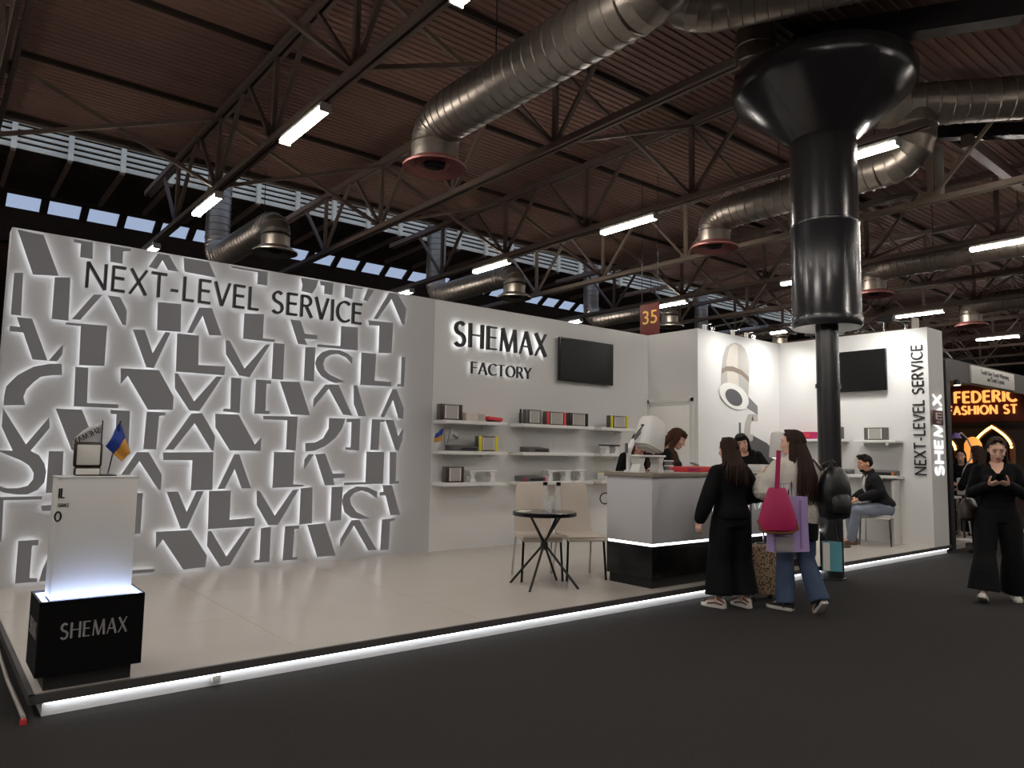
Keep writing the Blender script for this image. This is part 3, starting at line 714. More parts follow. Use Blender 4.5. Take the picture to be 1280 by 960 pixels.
cap_ = [(10.36, 2.55), (10.4, 2.91), (10.44, 3.14), (10.53, 3.3), (10.66, 3.375), (10.8, 3.405), (10.95, 3.385), (11.07, 3.33), (11.16, 3.22), (11.206, 3.066), (11.19, 2.9), (11.15, 2.4)]
pr(cap_, 'print_mid', .004)
pr([(10.55, 2.6), (10.52, 3.05), (10.6, 3.28), (10.74, 3.38), (10.86, 3.36), (10.85, 3.0), (10.88, 2.55)], 'print_light', .006)
pr([(10.39, 2.83), (10.5, 2.89), (10.7, 2.9), (10.95, 2.86), (11.18, 2.75), (11.175, 2.84), (10.97, 2.94), (10.7, 2.985), (10.52, 2.97), (10.395, 2.92)], 'print_taupe', .008)
el = lambda cx_, cz, rx, rz, a: [(cx_+rx*math.cos(q)*math.cos(a)-rz*math.sin(q)*math.sin(a), cz+rx*math.cos(q)*math.sin(a)+rz*math.sin(q)*math.cos(a)) for q in [2*math.pi*i/28 for i in range(28)]]
pr(el(10.735, 2.475, .43, .21, -.2), 'white_mat', .01)
pr(el(10.72, 2.455, .25, .135, -.22), 'print_dark', .012)

# ---- shelves
def shelf(label, c, size, rz=0):
    t = thing('wall_shelf', label, 'shelf', c, rz, 'white wall shelves')
    MB().box((0, 0, -.025), (size[0], size[1], .045), None, .004).build('board', 'white_gloss', t)
    for s in (-1, 1): MB().box((s*size[0]*.3, size[1]*.5-.008, -.065), (.04, .014, .05)).build('bracket', 'white_mat', t)
nm = {1.88: 'top', 1.47: 'middle', 1.05: 'bottom'}
for z in nm:
    shelf('white wall shelf, %s of the left column of shelves' % nm[z], (5.9, YW-.155, z), (1.06, .3))
    shelf('white wall shelf, %s of the long centre column' % nm[z], (7.42, YW-.155, z), (1.44, .3))
    shelf('white wall shelf, %s of the short column beside the storage door' % nm[z], (8.7, YW-.155, z), (.78, .3))
shelf('white shelf with the grey framed unit, nearest the tower', (XR-.15, 5.48, 1.76), (.66, .28), math.radians(90))
shelf('white shelf with the magenta box, behind the column', (XR-.15, 6.62, 1.78), (1.2, .28), math.radians(90))
shelf('low white shelf behind the seated man', (XR-.15, 5.75, 1.2), (1.2, .28), math.radians(90))
t = thing('partition', 'narrow white upright panel under the low shelf by the tower', 'panel', (XR-.13, 5.24, ZP))
MB().box((0, 0, .5), (.24, .03, 1.0), None, .003).build('panel', 'white_mat', t); MB().box((0, .02, .02), (.24, .02, .04)).build('foot', 'white_mat', t)

# ---- goods on the shelves
def filter_unit(x, z, w_, h_, side, label, y=None, rz=0, depth=.085, xx=None):
    t = thing('filter_unit', label, 'filter', (x, y if y else YW-.17, z), rz, 'framed filter units')
    MB().box((0, 0, h_/2), (w_, depth, h_), None, .006).build('case', 'white_mat' if side == 'white_mat' else 'device_grey', t)
    fw = w_*.7
    MB().box((0, -depth/2-.004, h_/2), (fw, .012, h_*.96), None, .003).build('frame', 'brown_dark', t)
    MB().box((0, -depth/2-.011, h_/2), (fw*.9, .006, h_*.84)).build('grille', 'mesh_grey', t)
    for s in (-1, 1): MB().box((s*fw*.4, -depth/2-.015, h_/2), (.012, .006, h_*.84)).build('edge_strip', 'paper', t)
    if side:
        for s in (-1, 1): MB().box((s*(w_/2-.03), -depth/2-.006, h_/2), (.05, .014, h_), None, .003).build('side_cheek', side, t)
filter_unit(5.52, 1.88, .36, .21, 'frame_brown', 'brown framed filter unit at the left end of the top left shelf')
filter_unit(6.15, 1.47, .34, .21, 'yellow', 'yellow-edged filter unit on the middle left shelf')
filter_unit(5.6, 1.05, .3, .21, 'frame_brown', 'brown framed filter unit on the bottom left shelf')
filter_unit(6.98, 1.88, .3, .21, None, 'dark framed filter unit, first on the top centre shelf')
filter_unit(7.42, 1.88, .4, .2, 'red', 'red-edged filter unit in the middle of the top centre shelf')
filter_unit(7.88, 1.88, .42, .2, 'black_sat', 'black-edged filter unit, last on the top centre shelf')
filter_unit(8.8, 1.88, .42, .2, 'yellow', 'yellow-edged filter unit on the shelf right of the wall screen')
filter_unit(XR-.16, 1.76, .36, .2, 'device_grey', 'grey framed filter unit on the shelf nearest the tower', 5.5, math.radians(-90))
filter_unit(XR-.16, 1.78, .3, .2, 'frame_brown', 'brown framed filter unit half hidden by the column', 6.2, math.radians(-90))
t = thing('box', 'long magenta box on the shelf behind the column', 'box', (XR-.16, 6.8, 1.78)); MB().box((0, 0, .06), (.16, .62, .12), None, .004).build('carton', 'magenta', t); MB().box((-.081, 0, .06), (.003, .4, .06)).build('label', 'red', t)
t = thing('bottle', 'thin dark upright bottle at the left of the top centre shelf', 'bottle', (6.76, YW-.17, 1.88)); MB().lathe([(.022, 0), (.022, .15), (.012, .17)], n=14).build('body', 'black_sat', t); MB().lathe([(.014, .17), (.014, .21)], n=12).build('cap', 'black_gloss', t)
t = thing('carton', 'low pale printed carton on the top left shelf', 'box', (5.92, YW-.16, 1.88)); MB().box((0, 0, .055), (.32, .14, .11), None, .004).build('carton', 'print_light', t); MB().box((.09, -.072, .055), (.11, .003, .09)).build('print', 'mesh_grey', t)
t = thing('handpiece_tray', 'flat red device at the right of the top left shelf', 'device', (6.25, YW-.17, 1.88)); MB().box((0, 0, .045), (.26, .16, .05), Matrix.Rotation(.06, 3, 'Y'), .015).build('body', 'red', t); MB().box((.02, 0, .012), (.18, .12, .024), None, .004).build('foot', 'brown_dark', t)
def flat_device(x, z, w_, label, accent=None, y=None, rz=0):
    t = thing('flat_dust_collector', label, 'device', (x, y or YW-.17, z), rz, 'flat dust collectors')
    mb = MB(); h = .075
    mb.rings([[V3(-w_/2, -.1, 0), V3(w_/2, -.1, 0), V3(w_/2, .1, 0), V3(-w_/2, .1, 0)], [V3(-w_/2, -.1, h*.7), V3(w_/2, -.1, h*.7), V3(w_/2, .1, h), V3(-w_/2, .1, h)], [V3(-w_/2+.03, -.08, h*.8), V3(w_/2-.03, -.08, h*.8), V3(w_/2-.03, .09, h*1.08), V3(-w_/2+.03, .09, h*1.08)]], smooth=False)
    mb.build('body', 'device_grey', t)
    MB().box((w_*.1, -.104, h*.35), (w_*.6, .01, h*.4)).build('vent', 'black_sat', t)
    if accent:
        for s in ((1,) if accent == 'orange' else (-1, 1)): MB().box((s*(w_/2-.02), -.103, h*.4), (.03, .014, h*.8)).build('accent', accent, t)
flat_device(5.74, 1.47, .42, 'flat grey dust collector behind the little flags on the shelf')
flat_device(7.04, 1.47, .4, 'flat black dust collector alone on the middle centre shelf')
flat_device(6.96, 1.05, .42, 'flat dark dust collector with red ends on the bottom centre shelf', 'magenta')
flat_device(XR-.16, 1.2, .5, 'flat dark dust collector with orange end behind the seated man', 'orange', 5.45, math.radians(-90))
flat_device(XR-.16, 1.2, .36, 'flat dark dust collector on the low shelf beside the column', None, 6.1, math.radians(-90))
def armrest(x, y, z, w_, label, rz=0, top='white_gloss', h=.15):
    t = thing('arm_rest', label, 'arm rest', (x, y, z), rz, 'white manicure arm rests')
    MB().box((0, 0, h), (w_, .16, .022), None, .006).build('pad', top, t)
    for s in (-1, 1):
        mb = MB(); hw = .045; cxx = s*(w_/2-.06)
        mb.rings([[V3(cxx+dx*q, dy, zz) for dx, dy in ((-hw, -.06), (hw, -.06), (hw, .06), (-hw, .06))] for zz, q in ((0, 1), (.02, 1), (h*.5, .5), (h-.03, 1), (h-.011, 1))], smooth=False)
        mb.build('leg', 'white_gloss', t)
armrest(6.06, YW-.17, 1.05, .46, 'white arm rest on the bottom left shelf')
armrest(7.45, YW-.2, 1.05, .46, 'white arm rest in the middle of the bottom centre shelf')
armrest(7.86, YW-.12, 1.05, .4, 'white arm rest at the right end of the bottom centre shelf')
armrest(8.62, YW-.17, 1.47, .34, 'white arm rest with dark pad on the shelf behind the counter lamp', 0, 'black_sat', .13)
t = thing('box', 'small white box with yellow lid left of the counter', 'box', (8.55, YW-.18, 1.05)); MB().box((0, 0, .055), (.26, .16, .11), None, .005).build('carton', 'white_gloss', t); MB().box((0, 0, .12), (.2, .12, .02), None, .004).build('lid', 'yellow', t)

# ---- little desk flags
def flag_cloth(w_, h_, c, dirx, droop=.3, tri=False):
    mb = MB(); n, k = 8, 6; g = []
    for i in range(n+1):
        r = []
        for j in range(k+1):
            u, v = i/n, j/k
            hh = h_*(1-.25*u) if not tri else h_*(1-u*.75)
            r.append(mb.bm.verts.new(V3(c[0]+dirx*u*w_*.9, c[1]+.02*math.sin(u*6+v*2), c[2]-droop*u*w_-v*hh)))
        g.append(r)
    return mb, g, n, k
def desk_flag(loc, h, sgn, label, kind, lean=.0, w_=.15):
    t = thing('desk_flag', label, 'flag', loc, 0, 'desk flags')
    MB().lathe([(.035, 0), (.035, .006), (.01, .012)], n=16).build('base', 'dark_metal', t)
    MB().tube([(0, 0, .01), (lean*h, 0, h)], .004, 6).build('pole', 'chrome', t)
    fh = h*.52
    for half in ((0, 1) if kind == 'ua' else (None,)):
        mb, g, n, k = flag_cloth(w_, fh, (lean*h, 0, h-.005), sgn, .55, kind != 'ua')
        lo, hi = (0, k) if half is None else ((0, k//2) if half == 0 else (k//2, k))
        for i in range(n):
            for j in range(lo, hi):
                f = mb._f((g[i][j], g[i+1][j], g[i+1][j+1], g[i][j+1]))
                if f: f.smooth = True
        bmesh.ops.delete(mb.bm, geom=[v for v in mb.bm.verts if not v.link_faces], context='VERTS')
        o = mb.build('cloth' if half is None else ('blue_band' if half == 0 else 'yellow_band'), 'white_flag' if half is None else ('blue_flag' if half == 0 else 'yellow_flag'), t)
        md = o.modifiers.new('s', 'SOLIDIFY'); md.thickness = .0015
    return t
desk_flag((5.44, YW-.22, 1.47), .3, -1, 'tiny blue and yellow flag on the middle left shelf', 'ua', -.15, .14)
fl = desk_flag((5.5, YW-.14, 1.47), .31, 1, 'tiny white flag with dark lettering on the middle left shelf', 'w', .2, .17)
write('SHEMAX', (.08, -.022, .2), (.87, 0, -.5), (.5, 0, .87), (0, 1, 0), .03, .16, .1, .1, .003, ['black_letter', 'black_letter'], fl, width=.1)

mid_ = lambda a, b, t: a*(1-t)+b*t
# ---- pedestal with screen-less sign and flags
t = thing('display_pedestal', 'white display pedestal on a black SHEMAX base at the left front corner', 'pedestal', (.835, 4.79, ZP))
B_ = (-.262, .262)
MB().b2(-.215, .215, -.0, .34, 0, .085).build('plinth', 'black_sat', t)
mb = MB(); mb.b2(B_[0], B_[1], -.03, .37, .08, .462); mb.build('base_box', 'black_gloss', t)
for a in ((B_[0], B_[1], -.03, -.018, .46, .48), (B_[0], B_[1], .358, .37, .46, .48), (B_[0], B_[0]+.012, -.018, .358, .46, .48), (B_[1]-.012, B_[1], -.018, .358, .46, .48)):
    MB().b2(*a).build('base_rim', 'black_gloss', t)
for a in ((B_[0]+.015, B_[1]-.015, -.015, .05), (B_[0]+.015, B_[1]-.015, .29, .355), (B_[0]+.015, -.215, .05, .29), (.215, B_[1]-.015, .05, .29)):
    MB().b2(a[0], a[1], a[2], a[3], .462, .468).build('light_channel', 'led_blue', t)
MB().b2(-.205, .205, .06, .28, .468, 1.145, .003).build('upper_box', 'white_mat', t)
MB().b2(-.209, .209, .056, .284, 1.145, 1.155, .002).build('lid', 'white_gloss', t)
write('SHEMAX', (-.155, -.032, .27), (1, 0, 0), (0, 0, 1), (0, 1, 0), .085, .13, .07, .16, .003, ['silver_paper', 'silver_paper'], t, width=.33)
write('SHEMAX', (B_[0]-.002, .3, .27), (0, -1, 0), (0, 0, 1), (1, 0, 0), .085, .13, .07, .16, .003, ['silver_paper', 'silver_paper'], t, width=.26)
write('IL', (-.2, .057, 1.035), (1, 0, 0), (0, 0, 1), (0, 1, 0), .055, .15, .1, .12, .003, ['black_letter', 'black_letter'], t, width=.03)
write('SERVICE', (-.2, .057, .985), (1, 0, 0), (0, 0, 1), (0, 1, 0), .02, .12, .12, .14, .003, ['print_dark', 'print_dark'], t, width=.055)
write('O', (-.212, .057, .905), (1, 0, 0), (0, 0, 1), (0, 1, 0), .055, .16, .1, .12, .003, ['black_letter', 'black_letter'], t, width=.032)
ZU = ZP+1.155
t = thing('sign_frame', 'brown framed upright sign with blank white panel on the pedestal', 'sign', (.775, 4.9, ZU))
MB().box((0, 0, .028), (.135, .05, .05), None, .012).build('foot', 'frame_brown', t); MB().box((0, -.026, .028), (.12, .006, .034), None, .003).build('foot_band', 'paper', t)
MB().box((0, 0, .125), (.148, .028, .148), None, .016).build('frame', 'frame_brown', t); MB().box((0, -.016, .125), (.118, .006, .118), None, .006).build('panel', 'paper', t)
t = thing('desk_flag', 'small blue and yellow flag on the pedestal', 'flag', (.895, 4.96, ZU), 0, 'desk flags')
MB().lathe([(.05, 0), (.05, .006), (.01, .012)], n=18).build('base', 'dark_metal', t)
MB().tube([(0, 0, .01), (.052, .0, .33)], .004, 6).build('pole', 'chrome', t)
A_, B_q, C_q, D_q = V3(.05, 0, .325), V3(-.03, -.05, .18), V3(.065, -.03, .09), V3(.125, .03, .135)
for nm_, m_, r0, r1 in (('blue_band', 'blue_flag', 0, 5), ('yellow_band', 'yellow_flag', 5, 10)):
    mb = MB(); g = []
    for i in range(r0, r1+1):
        u = i/10; g.append([mb.bm.verts.new(mid_(mid_(A_, D_q, u), mid_(B_q, C_q, u), j/8)+V3(0, .014*math.sin(j*.9+u*3), .006*math.sin(j*.7))) for j in range(9)])
    for a, b in zip(g, g[1:]):
        for j in range(8):
            f = mb._f((a[j], a[j+1], b[j+1], b[j])); f.smooth = True
    o = mb.build(nm_, m_, t); md = o.modifiers.new('s', 'SOLIDIFY'); md.thickness = .0015
t = thing('desk_flag', 'small white pennant with dark letters behind the framed sign', 'flag', (.855, 4.99, ZU), 0, 'desk flags')
MB().lathe([(.045, 0), (.045, .006), (.01, .012)], n=16).build('base', 'dark_metal', t)
MB().tube([(0, 0, .01), (0, 0, .33)], .004, 6).build('pole', 'chrome', t)
top_ = [(0, .32), (-.05, .303), (-.1, .268), (-.135, .233), (-.152, .198)]; bot_ = [(0, .15), (-.035, .175), (-.08, .178), (-.115, .17), (-.145, .165)]
mb = MB()
g = [[mb.bm.verts.new(V3(a[0]*(1-j/6)+b[0]*j/6, .008*math.sin(i*1.7+j*.5), a[1]*(1-j/6)+b[1]*j/6)) for j in range(7)] for i, (a, b) in enumerate(zip(top_, bot_))]
for a, b in zip(g, g[1:]):
    for j in range(6): mb._f((a[j], a[j+1], b[j+1], b[j])).smooth = True
o = mb.build('cloth', 'white_flag', t); o.modifiers.new('s', 'SOLIDIFY').thickness = .0015
write('SHEMAX', (-.008, -.012, .262), (-.85, 0, -.5), (-.5, 0, .85), (0, 1, 0), .032, .16, .1, .14, .002, ['black_letter', 'black_letter'], t, width=.15)

# ---- floodlights and small arms on the wall tops
def flood(x, y, z, rz, label, power, tgt):
    t = thing('floodlight', label, 'floodlight', (x, y, z), rz, 'floodlights on the stand walls')
    MB().bar((0, .0, -.02), (0, -.7, .02), .02, .02).build('arm', 'dark_metal', t)
    MB().box((0, -.72, -.02), (.24, .07, .15), Matrix.Rotation(-.9, 3, 'X'), .01).build('head', 'black_sat', t)
    MB().box((0, .0, -.07), (.05, .05, .1)).build('clamp', 'chrome', t)
    ld = bpy.data.lights.new('flood_lamp', 'AREA'); ld.energy = power; ld.size = .2; ld.color = (1, .985, .95); ld.spread = math.radians(150)
    lo = bpy.data.objects.new('lamp', ld); COL.objects.link(lo); lo.parent = t
    p = Vector((0, -.745, -.08)); lo.location = p
    R_ = Matrix.Rotation(rz, 3, 'Z'); wp = Vector((x, y, z))+R_ @ p
    dv = R_.inverted() @ (Vector(tgt)-wp); lo.rotation_euler = dv.to_track_quat('-Z', 'Y').to_euler()
flood(11.5, YS+.1, ZT+.12, 0, 'black floodlight on an arm above the storage wall corner', 13, (11.5, 7.2, 1.6))
flood(10.3, YS+.1, ZT+.12, 0, 'floodlight above the left end of the storage wall', 8, (10.3, 7.3, 1.6))
flood(XR+.1, 5.1, ZT+.12, math.radians(-90), 'floodlight on a bracket above the right tower', 14, (12.2, 5.6, 1.6))
for i, x in enumerate((10.0, 10.8, 11.2)):
    t = thing('wall_clamp', 'small white clamp on the storage wall top, %s from the left' % ('first', 'second', 'third')[i], 'clamp', (x, YS+.05, ZT), 0, 'clamps on the wall top')
    MB().box((0, 0, .05), (.06, .05, .1), None, .005).build('body', 'white_gloss', t); MB().tube([(0, 0, .08), (.03, -.12, .1)], .01, 6).build('pin', 'chrome', t)
t = thing('wall_bracket', 'thin metal frame bracket on top of the right tower', 'bracket', (XR+.2, 5.2, ZT))
MB().tube([(0, .3, 0), (0, .3, .22), (0, -.15, .16), (0, -.15, 0)], .012, 6).build('frame', 'chrome', t); MB().box((0, -.2, .1), (.1, .08, .2), None, .008).build('box', 'lamp_body', t)
# ---------------------------------------------------------------- counter
t = thing('counter', 'white reception counter with glowing line above a black base and grey top', 'counter', (5.75, 4.87, ZP))
CW, CD = 3.15, .62
MB().b2(.05, CW, .05, CD, 0, .1).build('plinth', 'black_sat', t)
MB().b2(0, CW, 0, CD, .1, .42, .003).build('base', 'black_gloss', t)
MB().b2(.012, CW-.012, .012, CD-.012, .42, .445).build('light_line', 'led_line', t)
MB().b2(0, CW, 0, CD, .445, 1.105, .003).build('body', 'grey_body', t)
MB().b2(-.015, CW+.02, -.02, CD+.03, 1.105, 1.15, .004).build('worktop', 'worktop', t)
write('SHEMAX', (.82, -.022, .735), (1, 0, 0), (0, 0, 1), (0, 1, 0), .2, .15, .08, .16, .02, ['white_gloss', 'led_text'], t, width=1.22)
ZC = ZP+1.15

def lamp_hood(loc, rz, tilt, label, lit=False, arm=True):
    t = thing('desk_lamp', label, 'lamp', loc, rz)
    hc = V3(.36, 0, .43) if arm else V3(0, 0, .36)
    R_ = Matrix.Rotation(tilt, 3, 'Y')
    mb = MB(); sh = []
    for q, z in ((.1, -.19), (.135, -.185), (.14, -.17), (.12, .1), (.105, .14), (.08, .155), (.02, .158)):
        sh.append([hc + R_ @ V3((1.25 if abs(math.cos(a)) > .1 else 1)*q*(abs(math.cos(a))**.6)*(1 if math.cos(a) > 0 else -1), q*.95*(abs(math.sin(a))**.6)*(1 if math.sin(a) > 0 else -1), z) for a in [2*math.pi*(i+.5)/24 for i in range(24)]])
    mb.rings(sh); mb.build('hood', 'white_gloss', t)
    mb = MB(); mb.box(hc + R_ @ V3(0, 0, -.193), (.2, .16, .006), R_); mb.build('light_panel', 'led_line' if lit else 'white_mat', t)
    if arm:
        MB().lathe([(.05, 0), (.05, .015), (.026, .02), (.026, .2), (.03, .21), (.03, .25), (.012, .26)], n=16).build('post', 'white_gloss', t)
        MB().lathe([(.016, .2), (.016, .3)], (-.035, 0, 0), n=10).build('knob', 'device_grey', t)
        MB().tube([(0, 0, .22), (.05, 0, .3), (.07, 0, .34)], [.03, .028, .022], 10).build('elbow', 'white_gloss', t)
        for dz in (0, .035): MB().tube([(.07, 0, .32+dz), (.24, 0, .47+dz)], .011, 8).build('arm', 'chrome', t)
        MB().box((.25, 0, .5), (.07, .05, .05), Matrix.Rotation(-.6, 3, 'Y'), .01).build('joint', 'black_sat', t)
    else:
        MB().lathe([(.09, 0), (.09, .02), (.02, .03), (.02, .3)], (.0, .08, 0), n=16).build('stem', 'white_gloss', t)
lamp_hood((5.86, 5.28, ZC), 0, .32, 'white tilted lamp hood on a jointed arm at the left of the counter')
lamp_hood((8.77, 5.24, ZC), 0, 0, 'white upright lamp hood glowing underneath at the right of the counter', True, False)
def bottle(loc, label, h, r, m, capm, grp=None):
    t = thing('bottle', label, 'bottle', loc, 0, grp)
    MB().lathe([(r*.9, 0), (r, .01), (r, h*.55), (r*.45, h*.75), (r*.42, h*.9)], n=18).build('body', m, t)
    MB().lathe([(r*.5, h*.9), (r*.5, h)], n=14).build('cap', capm, t)
armrest(5.97, 5.12, ZC, .42, 'white arm rest with dark pad on the counter under the tilted lamp', 0, 'white_gloss', .17)
t = thing('tool_rack', 'clear tall rack on the counter beside the looking-down woman', 'rack', (6.42, 5.2, ZC))
for z in (.01, .065, .12): MB().box((0, 0, z), (.085, .07, .014), None, .003).build('tier', 'white_gloss', t)
for x in (-.037, .037): MB().box((x, 0, .065), (.006, .06, .12)).build('side', 'window_glass', t)
t = thing('box', 'wide flat coral red box on the counter top', 'box', (6.83, 5.2, ZC)); MB().box((0, 0, .03), (.52, .24, .06), None, .006).build('carton', 'red', t); MB().box((-.12, -.121, .03), (.22, .003, .03)).build('band', 'magenta', t)
t = thing('table_device', 'low white device with dark display on the counter behind the black-clad visitor', 'device', (8.1, 5.1, ZC)); MB().box((0, 0, .04), (.36, .2, .08), None, .008).build('case', 'white_gloss', t); MB().box((0, -.101, .045), (.22, .004, .04)).build('display', 'print_taupe', t); MB().box((0, .0, .083), (.36, .2, .008), None, .003).build('top_plate', 'white_mat', t)
bottle((8.45, 5.02, ZC), 'small cream bottle on the counter under the lit lamp hood', .14, .028, 'cream', 'cream', 'cream bottles under the lit lamp')
bottle((8.56, 5.0, ZC), 'second cream bottle beside the lit lamp hood, nearer the long-haired visitor', .11, .03, 'cream', 'cream', 'cream bottles under the lit lamp')
t = thing('cable', 'black cable loop hanging from the wall left of the counter', 'cable', (5.97, 5.62, 0))
MB().tube([(-.09+.08*math.cos(a), .02, .98+.06*math.sin(a)) for a in [math.pi*2*i/14 for i in range(15)]], .007, 6).build('loop', 'black_sat', t)

# ---------------------------------------------------------------- table and chairs
t = thing('side_table', 'round black glass-topped table with crossed black legs', 'table', (5.0, 5.64, ZP))
MB().lathe([(.315, .7), (.325, .705), (.325, .735), (.318, .74)], n=48).build('rim', 'black_gloss', t)
MB().lathe([(.312, .733), (.312, .742)], n=48).build('glass_top', 'glass_dark', t)
for a in (35, 125, 215, 305):
    q = math.radians(a-8); p = math.radians(a+180-28)
    MB().tube([(.37*math.cos(q), .37*math.sin(q), 0), (.02*math.cos(q), .02*math.sin(q), .40), (.21*math.cos(p), .21*math.sin(p), .705)], .0125, 10).build('leg', 'black_sat', t)
MB().lathe([(.035, .36), (.04, .4), (.035, .44)], n=14).build('hub', 'black_sat', t)
ZTB = ZP+.742
for dx, dy, nm_ in ((.03, .03, 'left of the pair'), (.14, -.05, 'right of the pair')):
    t = thing('water_bottle', 'clear glass water bottle with black cap on the table, %s' % nm_, 'bottle', (5.0+dx, 5.64+dy, ZTB), 0, 'glass bottles on the round table')
    MB().lathe([(.034, 0), (.036, .01), (.034, .12), (.022, .2), (.02, .265)], n=20).build('body', 'glass', t)
    MB().lathe([(.024, .262), (.024, .295)], n=16).build('cap', 'black_gloss', t)
t = thing('tumbler', 'clear drinking glass in front of the bottles on the table', 'glass', (4.98, 5.55, ZTB))
MB().lathe([(.03, 0), (.036, .1), (.033, .1), (.027, .008)], n=20).build('glass', 'glass', t)
t = thing('leaflet', 'white leaflet lying on the left side of the table', 'paper', (4.8, 5.72, ZTB), .5)
MB().box((0, 0, .004), (.15, .1, .008)).build('sheets', 'paper', t); MB().box((.02, 0, .0085), (.08, .06, .001)).build('print', 'print_light', t)

def chair(label, loc, rz, seat_m, leg_m, group, front_m=None):
    """local: faces -y"""
    t = thing('side_chair', label, 'chair', loc, rz, group)
    mb = MB(); n = 9; rows = []
    prof = [(-.22, .44), (-.235, .455), (-.2, .472), (-.05, .462), (.12, .462), (.185, .475)]
    mb.rings([[V3(sx*(.215 if i else .2), y, z-(.035 if k else 0)) for sx, k in ((-1, 0), (-.5, 0), (0, 0), (.5, 0), (1, 0), (1, 1), (0, 1), (-1, 1))] for i, (y, z) in enumerate(prof)])
    mb.build('seat', seat_m, t)
    mb = MB(); prof = [(.16, .45, .215), (.2, .5, .21), (.225, .62, .205), (.25, .8, .195), (.285, .97, .175), (.3, 1.0, .165)]
    mb.rings([[V3(sx*w_, y+(.02 if abs(sx) < .1 else 0)+(.028 if k else 0), z) for sx, k in ((-1, 0), (-.5, 0), (0, 0), (.5, 0), (1, 0), (1, 1), (0, 1), (-1, 1))] for y, z, w_ in prof])
    mb.build('backrest', seat_m, t)
    for sx in (-1, 1):
        MB().tube([(sx*.2, -.2, .43), (sx*.21, -.215, .2), (sx*.22, -.225, 0)], .013, 8).build('leg', front_m or leg_m, t)
        MB().tube([(sx*.2, .18, .43), (sx*.21, .22, .2), (sx*.22, .26, 0)], .011, 8).build('leg', leg_m, t)
        MB().bar((sx*.2, -.2, .43), (sx*.2, .18, .43), .02, .02).build('seat_rail', leg_m, t)
    MB().bar((-.2, -.2, .43), (.2, -.2, .43), .02, .02).build('front_rail', leg_m, t)
    return t
chair('beige high-backed chair with black front legs, left of the pair behind the table', (5.24, 6.02, ZP), math.radians(-27), 'beige', 'chrome', 'beige chairs at the round table', 'black_gloss')
chair('beige high-backed chair with black front legs, right of the pair beside the counter', (5.67, 5.82, ZP), math.radians(-24), 'beige', 'chrome', 'beige chairs at the round table', 'black_gloss')
chair('white high-backed chair with chrome legs under the seated man', (11.72, 5.4, ZP), math.radians(-75), 'white_seat', 'chrome', None)
t = thing('side_table', 'small black table edge just right of the column by the seated man', 'table', (10.95, 5.62, ZP))
MB().box((0, 0, .72), (.3, .3, .03), None, .005).build('top', 'black_sat', t); MB().tube([(0, 0, 0), (0, 0, .71)], .02, 10).build('stem', 'black_sat', t); MB().lathe([(.16, 0), (.16, .015), (.03, .03)], n=20).build('foot', 'black_sat', t)

# ---------------------------------------------------------------- bags and suitcase
t = thing('suitcase', 'upright leopard-print cabin suitcase with metal pull handle', 'suitcase', (6.86, 4.36, 0), math.radians(-30))
MB().box((0, 0, .31), (.34, .2, .5), None, .035).build('shell', 'leopard', t)
MB().box((0, 0, .31), (.345, .02, .505), None, .008).build('zip_band', 'black_sat', t)
for sx in (-1, 1):
    MB().tube([(sx*.07, .07, .55), (sx*.07, .07, 1.0)], .009, 8).build('handle_tube', 'chrome', t)
    for sy in (-1, 1):
        MB().lathe([(.025, .0), (.03, .012), (.03, .035), (.02, .05)], (sx*.13, sy*.07, 0), n=12).build('wheel', 'black_sat', t)
MB().box((0, .07, 1.0), (.18, .03, .03), None, .008).build('grip', 'black_sat', t)
MB().box((0, 0, .57), (.12, .03, .02), None, .006).build('carry_handle', 'chrome', t)
def bag_shape(w_, d_, h_, flare=1.0):
    mb = MB(); r = []
    for z, k in ((0, 1.0), (h_*.5, 1+(flare-1)*.5), (h_, flare)):
        r.append([V3(sx*w_/2*k, sy*d_/2*(1 if z == 0 else .8), z) for sx, sy in ((-1, -1), (0, -1.12), (1, -1), (1, 1), (0, 1.12), (-1, 1))])
    mb.rings(r, smooth=False); return mb
t = thing('paper_bag', 'large lavender paper carrier bag with silver side held behind the pink tote', 'bag', (6.31, 3.73, .60), math.radians(-22))
bag_shape(.38, .12, .5).build('bag', 'lavender', t)
MB().box((-.09, -.068, .075), (.18, .012, .13)).build('silver_panel', 'silver_paper', t)
MB().box((.1, -.066, .25), (.02, .01, .44)).build('fold', 'lilac_print', t)
for sy in (-1, 1): MB().tube([(-.06, sy*.045, .5), (-.05, sy*.02, .62), (.05, sy*.02, .62), (.06, sy*.045, .5)], .004, 6).build('handle', 'lavender', t)
t = thing('tote_bag', 'magenta tote bag with brown edge on the long-haired visitor’s shoulder', 'bag', (6.13, 3.72, .785), math.radians(-40))
mb = MB(); r = []
for z, wd, dp in ((0, .1, .04), (.02, .17, .075), (.1, .178, .085), (.25, .135, .06), (.38, .085, .03), (.4, .075, .02)):
    r.append([V3(wd*math.cos(a), dp*math.sin(a), z) for a in [2*math.pi*i/20 for i in range(20)]])
mb.rings(r); mb.build('body', 'magenta', t)
MB().tube([(-.1, -.04, .0), (-.16, -.04, .02), (-.18, 0, .1)], .012, 6).tube([(-.12, -.05, .0), (.12, -.05, .0)], .014, 6).tube([(.1, -.04, .0), (.17, -.04, .03), (.165, -.0, .12)], .012, 6).build('trim', 'tan_trim', t)
MB().bar((-.01, -.02, .38), (.02, .0, .74), .04, .008, (0, 1, 0)).build('strap', 'magenta', t)
t = thing('gift_bag', 'small turquoise carrier bag with white side hanging from the visitor’s hand', 'bag', (6.9, 3.62, .39), math.radians(-55))
bag_shape(.17, .1, .27).build('bag', 'teal', t)
MB().box((-.055, -.054, .135), (.06, .006, .262)).build('white_side', 'paper', t)
